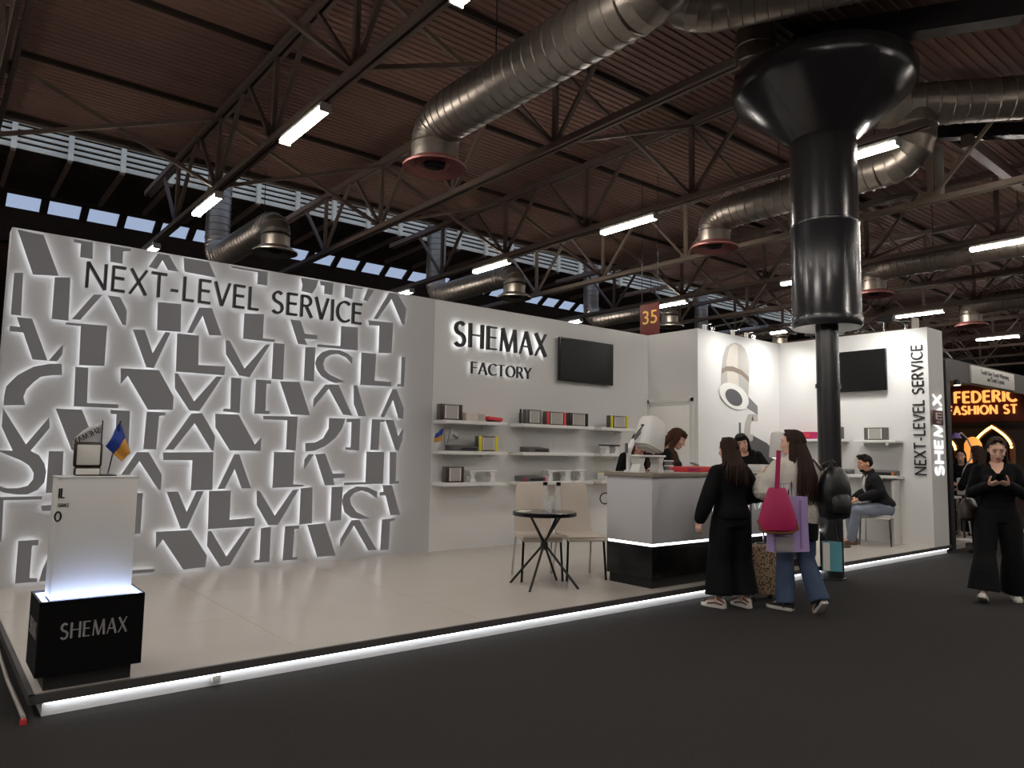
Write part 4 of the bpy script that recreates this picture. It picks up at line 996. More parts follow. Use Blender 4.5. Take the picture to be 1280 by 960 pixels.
for sy in (-1, 1): MB().tube([(-.05, sy*.035, .27), (-.02, sy*.01, .42), (.0, 0, .44), (.03, sy*.01, .42), (.06, sy*.035, .27)], .005, 6).build('handle', 'black_sat', t)
t = thing('backpack', 'black leather backpack on the long-haired visitor’s back', 'backpack', (6.88, 3.57, .88), math.radians(-18))
mb = MB(); r = []
for z, wd, dp in ((0, .1, .05), (.02, .145, .085), (.12, .165, .1), (.28, .165, .095), (.4, .14, .08), (.48, .09, .055), (.5, .05, .03)):
    r.append([V3(wd*math.copysign(abs(math.cos(a))**.7, math.cos(a)), dp*math.copysign(abs(math.sin(a))**.7, math.sin(a))-.01*z, z) for a in [2*math.pi*i/24 for i in range(24)]])
mb.rings(r); mb.build('body', 'leather', t)
mb = MB(); r = []
for z, wd, dp in ((.05, .07, .02), (.07, .11, .05), (.2, .12, .055), (.24, .09, .03)):
    r.append([V3(wd*math.cos(a), -.075+dp*math.sin(a), z) for a in [2*math.pi*i/20 for i in range(20)]])
mb.rings(r); mb.build('front_pocket', 'leather', t)
MB().tube([(-.04, .02, .48), (-.035, .02, .54), (.035, .02, .54), (.04, .02, .48)], .011, 8).build('top_handle', 'leather', t)
for sx in (-1, 1): MB().tube([(sx*.08, .06, .46), (sx*.12, .14, .56), (sx*.15, .28, .52), (sx*.16, .31, .36), (sx*.17, .2, .2), (sx*.14, .08, .06)], .016, 8).build('strap', 'leather', t)

# ---------------------------------------------------------------- neighbouring stand at the right
def at_x(x0): return x0
t = thing('exhibition_stand', 'dark frame of the neighbouring stand with post and fascia board', 'frame', (13.2, 4.95, 0))
MB().b2(.0, .16, -.06, .1, 0, 3.12).build('post', 'black_sat', t)
MB().b2(.16, 8.8, -.02, .06, 2.8, 3.17).build('fascia_board', 'booth_grey', t)
MB().b2(.16, 8.8, .06, 3.2, 3.12, 3.17).build('roof_panel', 'booth_dark', t)
MB().b2(.165, .6, -.04, .1, .0, .07).build('floor_edge', 'lamp_body', t)
t = thing('booth_platform', 'pale floor of the neighbouring stand', 'platform', (13.4, 4.97, 0))
MB().b2(.0, 8.6, .06, 3.2, 0, .05).build('board', 'lamp_body', t); MB().b2(.0, 8.6, .02, .06, 0, .055).build('edge', 'chrome', t)
t = thing('booth_wall', 'dark brown back wall of the neighbouring stand', 'wall panel', (18.2, 5.0, 0))
MB().b2(0, .1, .05, 3.2, .05, 3.1).build('panel', 'booth_wood', t); MB().b2(-.04, 0, .05, 3.2, 2.16, 2.24).build('rail', 'black_sat', t); MB().b2(-.04, 0, .05, 3.2, 3.02, 3.08).build('rail', 'black_sat', t)
t = thing('booth_wall', 'dark side wall closing the neighbouring stand at the back', 'wall panel', (13.2, 8.1, 0))
MB().b2(0, 5.1, .0, .1, .05, 3.1).build('panel', 'booth_grey', t); MB().b2(0, 5.1, -.03, 0, .05, .2).build('skirting', 'black_sat', t)
t = thing('name_board', 'white board on the fascia reading Tooth Fairy Tooth Whitening', 'sign', (14.36, 4.9, 2.82))
MB().b2(0, 2.16, 0, .03, 0, .32, .003).build('board', 'paper', t)
text_mesh('Tooth Fairy Tooth Whitening', (.42, -.004, .19), (1, 0, 0), (0, 0, 1), .12, 'print_dark', t, width=1.42)
text_mesh('and Tooth Crystals', (.72, -.004, .08), (1, 0, 0), (0, 0, 1), .12, 'print_dark', t, width=.86)
t = thing('lit_sign', 'glowing orange bulb-letter sign FEDERIC FASHION ST in the neighbouring stand', 'sign', (18.1, 6.5, 0))
MB().b2(.0, .06, -1.35, .3, 2.3, 3.1).build('backboard', 'sign_red', t)
write('FEDERIC', (-.04, .04, 2.73), (0, -1, 0), (0, 0, 1), (1, 0, 0), .25, .2, .17, .16, .04, ['sign_lit', 'sign_lit'], t, width=1.2)
write('FASHION ST', (-.04, .19, 2.47), (0, -1, 0), (0, 0, 1), (1, 0, 0), .19, .18, .16, .16, .04, ['sign_lit', 'sign_lit'], t, width=1.35)
def arch_mirror(x, y, z, s, label):
    t = thing('arch_mirror', label, 'mirror', (x, y, z), 0, 'bulb-framed mirrors')
    pts = []
    for u in range(25):
        a = u/24
        if a < .5: q = a*2; pts.append((-.5*(1-q**1.4), .0+.62*(q**.75)))
        else: q = (1-a)*2; pts.append((.5*(1-q**1.4), .0+.62*(q**.75)))
    P3 = [V3(0, -px_*s, pz*s) for px_, pz in pts]
    P3 = [V3(0, .5*s, -.5*s)]+P3+[V3(0, -.5*s, -.5*s)]
    MB().tube(P3, .05*s+.02, 8).build('frame', 'tan_trim', t)
    mb = MB(); mb.prism([(-p.y, p.z) for p in P3], lambda a, b, d: V3(.01+d, -a, b), .02); mb.build('mirror', 'mirror', t)
    mb = MB()
    for p in P3[1:-1]: mb.ell(p+V3(-.06, 0, 0), (.028, .028, .028), seg=8)
    mb.build('bulbs', 'bulb', t, kind='stuff')
arch_mirror(17.9, 5.75, 1.75, .7, 'pointed-arch mirror with a frame of glowing bulbs behind the walking woman')
arch_mirror(17.9, 6.75, 1.7, .55, 'smaller bulb-framed mirror at the left of the neighbouring stand')
t = thing('table_lamp', 'glowing amber lamp shade beside the arch mirror', 'lamp', (17.2, 5.9, 0)); MB().lathe([(.1, 1.4), (.17, 1.55), (.16, 1.8), (.1, 1.92), (.02, 1.95)], n=18).build('shade', 'amber', t); MB().lathe([(.15, .05), (.15, .08), (.025, .1), (.025, 1.42)], n=12).build('stem', 'magenta', t)
t = thing('poster_stand', 'white roll-up poster with dark header and the word Too at the right edge', 'poster', (15.2, 3.95, 0), math.radians(-60))
MB().box((0, 0, 1.3), (.8, .02, 1.9), None, .002).build('sheet', 'paper', t); MB().box((0, -.012, 2.1), (.8, .006, .14)).build('header', 'print_dark', t)
MB().box((0, 0, .05), (.84, .18, .1), None, .01).build('base', 'lamp_body', t); MB().box((0, 0, 2.26), (.82, .03, .03)).build('top_rail', 'paper', t)
MB().tube([(0, .03, .1), (0, .03, 2.25)], .012, 6).build('pole', 'chrome', t)
text_mesh('Styl', (-.24, -.017, 2.07), (1, 0, 0), (0, 0, 1), .1, 'paper', t); text_mesh('Too', (-.28, -.012, 1.82), (1, 0, 0), (0, 0, 1), .17, 'print_dark', t)
for i, z in enumerate((1.72, 1.6, 1.5)): MB().box((.0, -.012, z), (.56, .004, .02 if i else .03)).build('rule', 'print_light', t)
t = thing('banner', 'narrow blue and lilac banner behind the neighbouring post', 'banner', (13.75, 5.35, 0))
MB().b2(-.12, .12, 0, .02, 1.35, 2.25).build('blue_part', 'blue_print', t); MB().b2(.12, .2, 0, .02, 1.35, 2.25).build('lilac_part', 'lilac_print', t); MB().tube([(0, .02, .05), (0, .02, 2.25)], .015, 8).build('pole', 'chrome', t); MB().b2(-.15, .2, -.1, .12, .05, .08).build('foot', 'black_sat', t)
t = thing('floor_lamp', 'white gooseneck floor lamp with violet head in the neighbouring stand', 'lamp', (14.55, 5.13, .05))
MB().tube([(-.06, .1, 1.85), (.02, .05, 1.9), (.14, 0, 1.8), (.2, -.05, 1.62), (.14, -.05, 1.45), (-.05, 0, 1.25), (-.16, 0, 1.1)], .016, 8).build('gooseneck', 'cable_white', t)
MB().lathe([(.02, .04), (.06, .0), (.09, -.06)], (-.08, .1, 1.86), n=14).build('head', 'violet', t)
MB().box((-.16, 0, .95), (.16, .14, .3), None, .02).build('power_box', 'white_gloss', t)
MB().tube([(-.16, 0, 0), (-.16, 0, .82)], .022, 8).build('stem', 'chrome', t)
MB().lathe([(.2, 0), (.2, .03), (.03, .05)], (-.16, 0, 0), n=18).build('base', 'white_mat', t)
MB().tube([(-.2, -.05, .9), (-.26, -.1, .5), (-.2, -.12, .15), (.0, -.14, .04), (.3, -.12, .06)], .014, 6).build('cable', 'cable_white', t)
t = thing('work_table', 'white work table with instruments in the neighbouring stand', 'table', (14.75, 5.7, .05))
MB().box((0, 0, .72), (1.0, .5, .04), None, .006).build('top', 'white_mat', t)
for sx in (-1, 1):
    for sy in (-1, 1): MB().bar((sx*.44, sy*.2, 0), (sx*.44, sy*.2, .7), .05, .05).build('leg', 'chrome', t)
t = thing('instrument_box', 'small dark instrument on the neighbouring work table', 'device', (14.5, 5.6, .79)); MB().box((0, 0, .07), (.22, .16, .14), None, .01).build('case', 'device_grey', t); MB().box((0, -.082, .08), (.14, .004, .07)).build('display', 'orange', t)
t = thing('spotlight', 'small lit spotlight under the neighbouring fascia', 'spotlight', (13.55, 4.85, 2.72)); MB().lathe([(.02, .1), (.05, .08), (.06, 0)], n=14).build('can', 'black_sat', t); MB().lathe([(.05, .005), (.05, -.005)], n=14).build('lens', 'ring_lit', t)
# ---------------------------------------------------------------- people
def sculpt(mb, name, m, parent, voxel=.008, it=4, wob=0, wsc=9, label=None):
    """fuse overlapping volumes into one continuous surface"""
    bmesh.ops.recalc_face_normals(mb.bm, faces=mb.bm.faces)
    me = bpy.data.meshes.new(name); mb.bm.to_mesh(me); mb.bm.free()
    o = bpy.data.objects.new(name, me); COL.objects.link(o)
    r = o.modifiers.new('r', 'REMESH'); r.mode = 'VOXEL'; r.voxel_size = voxel; r.use_smooth_shade = True
    s = o.modifiers.new('s', 'SMOOTH'); s.iterations = it; s.factor = .5
    o.parent = parent
    if label: o['label'] = label
    QUEUE.append(('sculpt', o, (m, wob, wsc))); return o
def limb(mb, pts, rad, n=12):
    P = [Vector(p) for p in pts]
    mb.tube(P, rad, n)
    for p, r in zip(P, rad): mb.ell(p, (r, r, r), seg=10)
def mid(a, b, t): return Vector(a)*(1-t)+Vector(b)*t
def oval(c, hw, hd, n=20, e=.85, T=None, z=None):
    o = []
    for i in range(n):
        a = 2*math.pi*i/n; ca, sa = math.cos(a), math.sin(a)
        p = V3(c[0]+hw*math.copysign(abs(ca)**e, ca), c[1]+hd*math.copysign(abs(sa)**e, sa), c[2])
        o.append(T @ p if T else p)
    return o
def hand(mb, w, d, n, thumb, curl=.5, s=1.0, spread=.08):
    """w wrist, d finger direction, n palm normal (fingers curl towards it), thumb = side of the thumb"""
    w, d, n = Vector(w), Vector(d).normalized(), Vector(n); n = (n-d*n.dot(d)).normalized(); t = Vector(thumb); t = (t-d*t.dot(d)-n*t.dot(n)).normalized()
    rs = []
    for q, hw, hd in ((-.02, .024, .019), (.02, .034, .016), (.055, .041, .0145), (.085, .04, .0125), (.095, .035, .01)):
        rs.append([w+d*q*s+(t*math.cos(a)*hw+n*math.sin(a)*hd)*s for a in [2*math.pi*i/12 for i in range(12)]])
    mb.rings(rs)
    for k, ln in enumerate((.068, .078, .072, .056)):
        off = (.03-.0205*k); p = w+(d*(.088-.004*abs(k-1))+t*off)*s; dd = (d+t*spread*(1.5-k)).normalized(); P = [p-d*.02*s, p]; ang = 0
        for j, f in enumerate((.45, .32, .23)):
            ang += curl*(.75 if j == 0 else .95); v = dd*math.cos(ang)+n*math.sin(ang); p = p+v*ln*f*s; P.append(p)
        limb(mb, P, [.0095*s, .0098*s, .0088*s, .008*s, .0066*s], 8)
    p = w+(d*.018+t*.026)*s; v = (d*.62+t*.72+n*.32).normalized(); P = [p]
    for ln, k in ((.042, 0), (.03, .35), (.024, .7)):
        vv = (v+d*k*.7+n*k*curl*.7-t*k*.5).normalized(); p = p+vv*ln*s; P.append(p)
    limb(mb, P, [.014*s, .0115*s, .0098*s, .0075*s], 8)
def head_geo(mb, T):
    E = lambda c, r, R=None: mb_e(mb, T, c, r, R)
    E((0, -.018, .04), (.074, .094, .083)); E((0, .018, -.005), (.068, .074, .085)); E((0, .03, -.045), (.061, .06, .06)); E((0, .062, .045), (.052, .028, .03))
    E((0, .056, -.092), (.034, .03, .025)); E((-.036, .02, -.07), (.024, .045, .036)); E((.036, .02, -.07), (.024, .045, .036))
    for s in (-1, 1):
        E((s*.03, .066, .034), (.028, .02, .009)); E((s*.04, .058, -.022), (.027, .027, .027)); E((s*.076, -.012, -.006), (.009, .022, .032))
        E((s*.012, .099, -.035), (.011, .012, .009))
    P = [T @ V3(0, .086, .03), T @ V3(0, .097, .005), T @ V3(0, .109, -.028)]; limb(mb, P, [.009, .0095, .0125], 8)
    E((0, .088, -.063), (.024, .012, .0065)); E((0, .086, -.073), (.021, .012, .0065))
    limb(mb, [T @ V3(0, -.02, -.06), T @ V3(0, -.03, -.13), T @ V3(0, -.04, -.2)], [.052, .05, .058], 14)
def mb_e(mb, T, c, r, R=None):
    mb.ball(T @ Matrix.Translation(c) @ Matrix.Diagonal((*r, 1)), 14, 10)
def face_parts(T, root, brow='hair_dark', lips='lips', half_shut=True):
    for s in (-1, 1):
        mb = MB(); mb_e(mb, T, (s*.031, .0735, .012), (.0138, .0122, .0062 if half_shut else .009)); mb.mi = 0
        e = mb.build('eye', 'eye_white', root, smooth=True)
        mb = MB(); mb_e(mb, T, (s*.031, .0832, .0095), (.0062, .0045, .0052)); mb.build('iris', 'iris', e, smooth=True)
        mb = MB(); mb.tube([T @ V3(s*.016, .08, .0185), T @ V3(s*.031, .087, .019), T @ V3(s*.046, .077, .0165)], .0022, 6); mb.tube([T @ V3(s*.014, .087, .037), T @ V3(s*.032, .0865, .043), T @ V3(s*.052, .074, .038)], [.0028, .0034, .0018], 6); mb.build('eyebrow', brow, root)
    mb = MB(); mb_e(mb, T, (0, .0915, -.062), (.022, .01, .0058)); mb_e(mb, T, (0, .0905, -.0725), (.019, .0095, .006)); mb.build('lips', lips, root, smooth=True)
def hair_long(T, root, m, end_z, back=(0, -1, 0), part=0, fringe=False, n=140, spread=1.0, seed=1, fwd=.35, upd=None):
    """scalp shell plus many tapering locks. end_z local height of the tips, back = direction behind the wearer"""
    rnd = random.Random(seed); mb = MB()
    g = bmesh.ops.create_uvsphere(mb.bm, u_segments=52, v_segments=34, radius=1)
    bmesh.ops.transform(mb.bm, matrix=Matrix.Translation((0, -.022, .042)) @ Matrix.Diagonal((.085, .102, .092, 1)), verts=g['verts'])
    kill = [v for v in mb.bm.verts if (v.co.y > .02 and v.co.z < .104-.55*abs(v.co.x) if not fringe else v.co.y > .03 and v.co.z < .045) or (v.co.z < -.035 and v.co.y > -.03)]
    bmesh.ops.delete(mb.bm, geom=kill, context='VERTS')
    bmesh.ops.transform(mb.bm, matrix=T, verts=mb.bm.verts)
    for f in mb.bm.faces: f.smooth = True
    bk = Vector(back).normalized(); hc = T @ V3(0, -.02, .03)
    for i in range(n):
        a = rnd.uniform(-1, 1)*math.radians(118)          # 0 = back of the head
        el_ = rnd.uniform(.05, .95)
        q = V3(.084*math.sin(a)*math.cos(el_*1.2), -.022-.1*math.cos(a)*math.cos(el_*1.2), .042+.09*math.sin(el_*1.2))
        side = V3(.088*math.sin(a), -.022-.1*math.cos(a), -.02)
        if abs(a) > 1.45 and not fringe: q = V3(.012*math.copysign(1, a)*rnd.uniform(.3, 2), rnd.uniform(.0, .05), .132); side = V3(.086*math.sin(a), -.03-.06*math.cos(a)-.012, .0)
        p0, p1 = T @ q, T @ side
        nape = T @ V3(.09*math.sin(a)*spread, -.05-.085*math.cos(a), -.14)
        ez = end_z+rnd.uniform(-.03, .08)
        drop = p1.z-ez
        sh = V3(math.sin(a)*.03*spread, 0, 0)
        out = bk*(.05+.03*math.cos(a)) if abs(a) < 1.3 else -bk*.04*fwd
        jit = V3(rnd.uniform(-.02, .02), rnd.uniform(-.012, .012), 0)
        p2 = nape+out*.5; p3 = V3(p2.x, p2.y, p1.z-drop*.62)+sh+out*.6+jit; p4 = V3(p3.x, p3.y, ez)+jit
        if ez > p2.z-.02: p3 = mid(p2, p2+V3(0, 0, -.04), .5); p4 = p2+V3(0, 0, -.05)
        r = rnd.uniform(.008, .0135)
        pts = [p0, mid(p0, p1, .55)+(mid(p0, p1, .55)-hc)*.1, p1, p2, mid(p2, p3, .5), p3, p4]
        mb.tube(pts, [r*.7, r, r, r*1.05, r, r*.85, r*.25], 6)
    if fringe:
        for i in range(18):
            x = -.06+.12*i/17; mb.tube([T @ V3(x*.7, .02, .125), T @ V3(x, .078-abs(x)*.3, .1), T @ V3(x*1.05, .09-abs(x)*.4, .05)], [.01, .011, .004], 6)
    return mb.build('hair', m, root)
def hair_short(T, root, m):
    rnd = random.Random(4); mb = MB()
    mb_e(mb, T, (0, -.026, .05), (.08, .098, .088)); mb_e(mb, T, (0, -.045, .012), (.079, .08, .075)); mb_e(mb, T, (0, .03, .098), (.06, .052, .034))
    for i in range(40):
        x = rnd.uniform(-.055, .055); y = rnd.uniform(-.05, .06); mb.tube([T @ V3(x, y, .1), T @ V3(x*1.05, y+.03, .135), T @ V3(x, y+.0, .142+rnd.uniform(0, .012))], [.013, .012, .004], 6)
    return sculpt(mb, 'hair', m, root, .008, 2)

TR = [(.80, 0, .155, .1), (.88, -.01, .172, .118), (.94, -.012, .168, .115), (1.02, 0, .142, .098), (1.1, .004, .138, .095), (1.2, .006, .152, .105), (1.28, .0, .165, .105), (1.35, -.012, .158, .083), (1.395, -.022, .105, .064), (1.44, -.026, .06, .055)]
HIP = V3(0, 0, .9)
def upper(lean=0, twist=0, side=0, hip=HIP):
    return Matrix.Translation(hip) @ Matrix.Rotation(math.radians(-lean), 4, 'X') @ Matrix.Rotation(math.radians(twist), 4, 'Z') @ Matrix.Rotation(math.radians(side), 4, 'Y') @ Matrix.Translation(-HIP)
def torso(mb, U, grow=0, z0=.0, z1=9, fem=1, flat=0):
    rs = []
    for z, y, hw, hd in TR:
        if z < z0 or z > z1: continue
        Tm = U
        k = 1 if fem else (1.1 if z > 1.1 else 1.0)
        rs.append(oval((0, y, z), hw*k+grow, hd*(1 if fem else 1.05)+grow, T=Tm))
    mb.rings(rs)
    if fem and z0 < 1.2 < z1:
        for s in (-1, 1): mb_e(mb, U, (s*.07, .085, 1.235), (.062+grow*.5, .05+grow, .06+grow*.5))
def person(label, loc, rz, H, pose, skin='skin', fem=1, group=None, detail=True):
    root = thing('person', label, 'person', loc, rz, group); s = H/1.68; root.scale = (s, s, s)
    U = upper(pose.get('lean', 0), pose.get('twist', 0), pose.get('side', 0), pose.get('hip', HIP))
    hy, hp, hr = pose.get('head', (0, 0, 0))
    T = U @ Matrix.Translation((0, -.025, 1.45)) @ Matrix.Rotation(math.radians(pose.get('lean', 0)*.6), 4, 'X') @ Matrix.Rotation(math.radians(hy), 4, 'Z') @ Matrix.Rotation(math.radians(-hp), 4, 'X') @ Matrix.Rotation(math.radians(hr), 4, 'Y') @ Matrix.Translation((0, .03, .125))
    mb = MB(); torso(mb, U, -.012 if not fem else -.01, fem=fem); head_geo(mb, T)
    sx_ = .16 if fem else .195
    J = {'U': U, 'T': T, 'root': root, 'fem': fem}
    for nm_, sg in (('R', 1), ('L', -1)):
        sh = U @ V3(sg*sx_, -.015, 1.345); el_, wr = Vector(pose['arm'+nm_][0]), Vector(pose['arm'+nm_][1])
        J['arm'+nm_] = (sh, el_, wr)
        limb(mb, [U @ V3(sg*.1, -.015, 1.365), sh, mid(sh, el_, .5), el_, mid(el_, wr, .4), wr], [.05, .052, .045, .038, .038, .026])
        if len(pose['arm'+nm_]) > 2:
            d, n, th, cu = pose['arm'+nm_][2:6]; hand(mb, wr, d, n, th, cu, 1.0 if fem else 1.08)
        hip, kn, an = [Vector(q) for q in pose['leg'+nm_][:3]]
        J['leg'+nm_] = (hip, kn, an) + tuple(pose['leg'+nm_][3:])
        limb(mb, [hip, mid(hip, kn, .5), kn, mid(kn, an, .35), an], [.085, .072, .052, .05, .034])
        td = Vector(pose['leg'+nm_][3]).normalized()
        limb(mb, [an+V3(0, 0, -.02), an+td*.1+V3(0, 0, -.05)], [.034, .03])
    body = sculpt(mb, 'body', skin, root, .0062, 3)
    J['body'] = body
    return J
def sleeve(mb, arm, grow=.016, cuff=.0, to=1.0, puff=0):
    sh, e, w_ = arm; w2 = mid(e, w_, to)
    limb(mb, [sh, mid(sh, e, .5), e, mid(e, w2, .5), w2], [.05+grow, .048+grow+puff*.4, .044+grow+puff, .042+grow+puff, .032+grow+cuff])
def top_garment(J, m, name='top', grow=.018, hem=.86, puff=0, wob=.004, collar=0, cuff=0, to=1.0, label=None):
    mb = MB(); U = J['U']; torso(mb, U, grow, hem, 1.43, J['fem'])
    for k, sg in (('armR', 1), ('armL', -1)):
        sh = J[k][0]; limb(mb, [U @ V3(sg*.06, -.02, 1.37), sh], [.045+grow*.7, .05+grow])
        sleeve(mb, J[k], grow, cuff, to, puff)
    if collar: mb.rings([oval((0, -.028, 1.40), .085, .075, T=U), oval((0, -.03, 1.45), .068+collar, .065+collar, T=U), oval((0, -.034, 1.475), .06+collar, .06+collar, T=U)])
    return sculpt(mb, name, m, J['root'], .009, 4, wob, 9, label)
def trousers(J, m, wide=.03, flare=.03, wob=.005, waist=.97, seat=True, name='trousers', short=0):
    mb = MB(); U = J['U']
    if seat: mb.rings([oval((0, -.005, z), hw, hd, T=U if z > .86 else None) for z, hw, hd in ((.8, .17+wide*.3, .115+wide*.3), (.86, .182, .128), (.92, .182, .127), (waist, .165, .115))])
    for k in ('legR', 'legL'):
        h, kn, an = J[k][:3]; a2 = mid(kn, an, 1-short)
        limb(mb, [h, mid(h, kn, .35), mid(h, kn, .7), kn], [.095+wide*.4, .088+wide*.6, .072+wide*.9, .06+wide], 14)
        mb.tube([kn, mid(kn, a2, .5), a2+V3(0, -.015, -.02)], [.06+wide, .058+wide+flare*.5, .05+wide+flare], 16)
    if seat and 'hipfill' in J: limb(mb, [J['legR'][0], J['legL'][0]], [.11, .11])
    return sculpt(mb, name, m, J['root'], .01, 4, wob, 7)
def shoe(J, k, upper_m, sole_m, rot=None, long=.25, trim=None):
    an = J[k][2]; d = Vector(J[k][3]).normalized(); up = Vector(J[k][4]).normalized() if len(J[k]) > 4 else V3(0, 0, 1)
    sd = d.cross(up).normalized(); up = sd.cross(d)
    P = lambda a, b, c: an + d*a + sd*b + up*(c-.085)
    outl = [(-.075, .026), (-.06, .034), (0, .033), (.07, .041), (.13, .043), (.165, .034), (.185, .015)]
    ring = lambda z, k_, lift=0: [P(a*k_, b*k_, z+lift*max(0, a-.08)) for a, b in outl]+[P(a*k_, -b*k_, z+lift*max(0, a-.08)) for a, b in reversed(outl)]
    mb = MB(); mb.rings([ring(0, .97), ring(.005, 1.02), ring(.028, 1.02), ring(.03, .98)], smooth=False)
    so = mb.build('sole', sole_m, J['root'])
    mb = MB()
    rs = []
    for a, hw, h in ((-.078, .02, .07), (-.06, .033, .095), (-.01, .034, .1), (.04, .036, .085), (.09, .04, .065), (.14, .038, .05), (.175, .022, .036)):
        rs.append([P(a, hw*math.cos(q), .022+(h-.022)*max(0, math.sin(q))**.7 if math.sin(q) > 0 else .022) for q in [2*math.pi*i/14 for i in range(14)]])
    mb.rings(rs); sh = mb.build('shoe', upper_m, J['root'])
    if trim:
        mb = MB()
        for s in (-1, 1):
            mb.tube([P(-.06, s*.036, .04), P(.02, s*.039, .05), P(.1, s*.044, .035)], .008, 6); mb.tube([P(-.075, s*.02, .06), P(-.05, s*.034, .075), P(-.01, s*.036, .09)], .008, 6)
        mb.tube([P(.14, -.03, .045), P(.16, 0, .052), P(.14, .03, .045)], .01, 6)
        mb.build('shoe_panels', trim, sh)
    if upper_m != 'leather':
        mb = MB()
        for i in range(3): mb.tube([P(.045+.022*i, -.02, .082-.009*i), P(.05+.022*i, 0, .09-.009*i), P(.045+.022*i, .02, .082-.009*i)], .0035, 5)
        mb.build('laces', 'shoe_white', sh)

# 1 -- woman in black at the counter, seen from behind
J = person('woman in all-black clothes with long dark hair seen from behind at the counter', (6.27, 4.31, 0), math.radians(-24), 1.63,
  dict(lean=2, head=(6, 8, 0),
       armL=((-.27, -.02, 1.1), (-.335, .03, .865), (-.15, .12, -1), (.6, .2, 0), (0, 1, .2), .55),
       armR=((.29, -.0, 1.11), (.22, .22, 1.06), (-.3, 1, .1), (-.3, 0, -1), (-.8, -.2, .2), .5),
       legR=((.09, 0, .88), (.115, .02, .47), (.135, -.02, .085), (-.2, 1, 0)), legL=((-.09, 0, .88), (-.12, .02, .47), (-.145, .01, .085), (-.6, 1, 0))))
top_garment(J, 'black_cloth', 'sweater', .026, .84, .012, collar=.008, cuff=.006, to=.93)
trousers(J, 'black_trouser', .06, .03, short=.16)
for k in ('legL', 'legR'): shoe(J, k, 'shoe_white', 'shoe_white', trim='shoe_brown')
hair_long(J['T'], J['root'], 'hair_dark', 1.24, seed=3, spread=.95)
# 2 -- woman in a fleece jacket with backpack and bags
J = person('long-haired woman in a cream fleece jacket and jeans carrying bags and a backpack', (6.7, 3.86, 0), math.radians(-26), 1.71,
  dict(lean=2, twist=-4, head=(38, 4, 0),
       armL=((-.3, .1, 1.12), (-.17, .3, 1.22), (.4, .4, .8), (.5, -.6, 0), (.2, .5, -.3), .7),
       armR=((.24, -.04, 1.1), (.22, .0, .84), (.05, .05, -1), (-.8, .3, 0), (0, 1, 0), 1.2),
       legR=((.09, -.01, .88), (.09, -.0, .47), (.1, -.17, .13), (.12, .75, -.65), (0, .65, .75)), legL=((-.09, 0, .88), (-.1, .06, .46), (-.12, .03, .085), (-.55, 1, 0))))
top_garment(J, 'fleece', 'fleece_jacket', .038, .8, .02, wob=.007, collar=.022, cuff=.008, to=.9)
trousers(J, 'denim', .02, .022)
mb = MB(); mb.rings([oval((0, -.005, z), hw, hd) for z, hw, hd in ((.66, .19, .15), (.78, .195, .15), (.88, .19, .14), (.95, .18, .13))]); sculpt(mb, 'long_black_top', 'black_cloth', J['root'], .012, 3, .006)
for k in ('legL', 'legR'): shoe(J, k, 'shoe_black', 'shoe_white')
hair_long(J['T'], J['root'], 'hair_dark', 1.02, seed=8, spread=1.15, n=190)
face_parts(J['T'], J['root'])
mb = MB(); mb_e(mb, J['T'], (.045, -.105, .055), (.016, .014, .02)); mb.build('hair_clip', 'tan_trim', J['root'])
# 3 -- woman walking towards the viewer with a phone
J = person('woman in black walking with white sneakers and looking down at her phone', (8.99, 2.87, 0), math.radians(112), 1.71,
  dict(lean=3, head=(4, 24, 0),
       armL=((-.225, .02, 1.1), (-.075, .245, 1.195), (.75, .45, .4), (.2, -.3, 1), (-.2, .5, .8), .8),
       armR=((.225, .02, 1.1), (.085, .245, 1.185), (-.75, .45, .4), (-.2, -.3, 1), (.2, .5, .8), .8),
       legR=((.1, .02, .88), (.14, .13, .48), (.17, .22, .1), (.2, 1, .3), (0, -.3, 1)), legL=((-.09, 0, .88), (-.11, -.0, .46), (-.13, -.12, .085), (-.05, 1, 0))))
top_garment(J, 'black_cloth', 'sweater', .014, .86, .006, cuff=.004, to=.92)
U = J['U']; mb = MB(); mb.rings([[U @ V3(x*k_, y+dy, z) for x, y, z in ((-.062, .052, 1.425), (.062, .052, 1.425), (.05, .098, 1.365), (.0, .128, 1.3), (-.05, .098, 1.365))] for k_, dy in ((.95, -.03), (1, .0), (.9, .012))]); mb.build('neckline', 'skin', J['root'])
trousers(J, 'black_trouser', .04, .055, short=.1)
for k in ('legL', 'legR'): shoe(J, k, 'shoe_white', 'shoe_white')
hair_long(J['T'], J['root'], 'hair_dark', 1.2, seed=5, spread=1.12, fwd=.7, n=150)
face_parts(J['T'], J['root'])
R3 = J['root']; PH = R3.matrix_basis if False else Matrix.Translation(R3.location) @ R3.rotation_euler.to_matrix().to_4x4() @ Matrix.Scale(1.71/1.68, 4)
mb = MB(); mb.box((0, 0, 0), (.075, .15, .009), None, .004)
ph = mb.build('body', 'black_gloss'); pt = thing('phone', 'dark phone held in both hands of the walking woman', 'phone', PH @ V3(0, .335, 1.265), math.radians(112)); pt.rotation_euler = (math.radians(-38)+math.pi/2*0+math.radians(76), 0, math.radians(112)+math.pi*0); ph.parent = pt
MB().box((0, -.0, .0052), (.066, .138, .001)).build('display', 'screen', pt)
t = thing('handbag', 'dark brown leather handbag hanging at the walking woman’s side', 'bag', PH @ V3(.26, -.06, .8), math.radians(112+70))
mb = MB(); r = []
for z, wd, dp in ((0, .13, .06), (.03, .17, .085), (.14, .17, .08), (.22, .13, .05), (.24, .08, .03)):
    r.append([V3(wd*math.cos(a), dp*math.sin(a), z) for a in [2*math.pi*i/22 for i in range(22)]])
mb.rings(r); mb.build('body', 'leather_brown', t); MB().tube([(-.1, 0, .22), (-.09, .02, .36), (0, .04, .43), (.09, .02, .36), (.1, 0, .22)], .01, 8).build('handle', 'leather_brown', t)
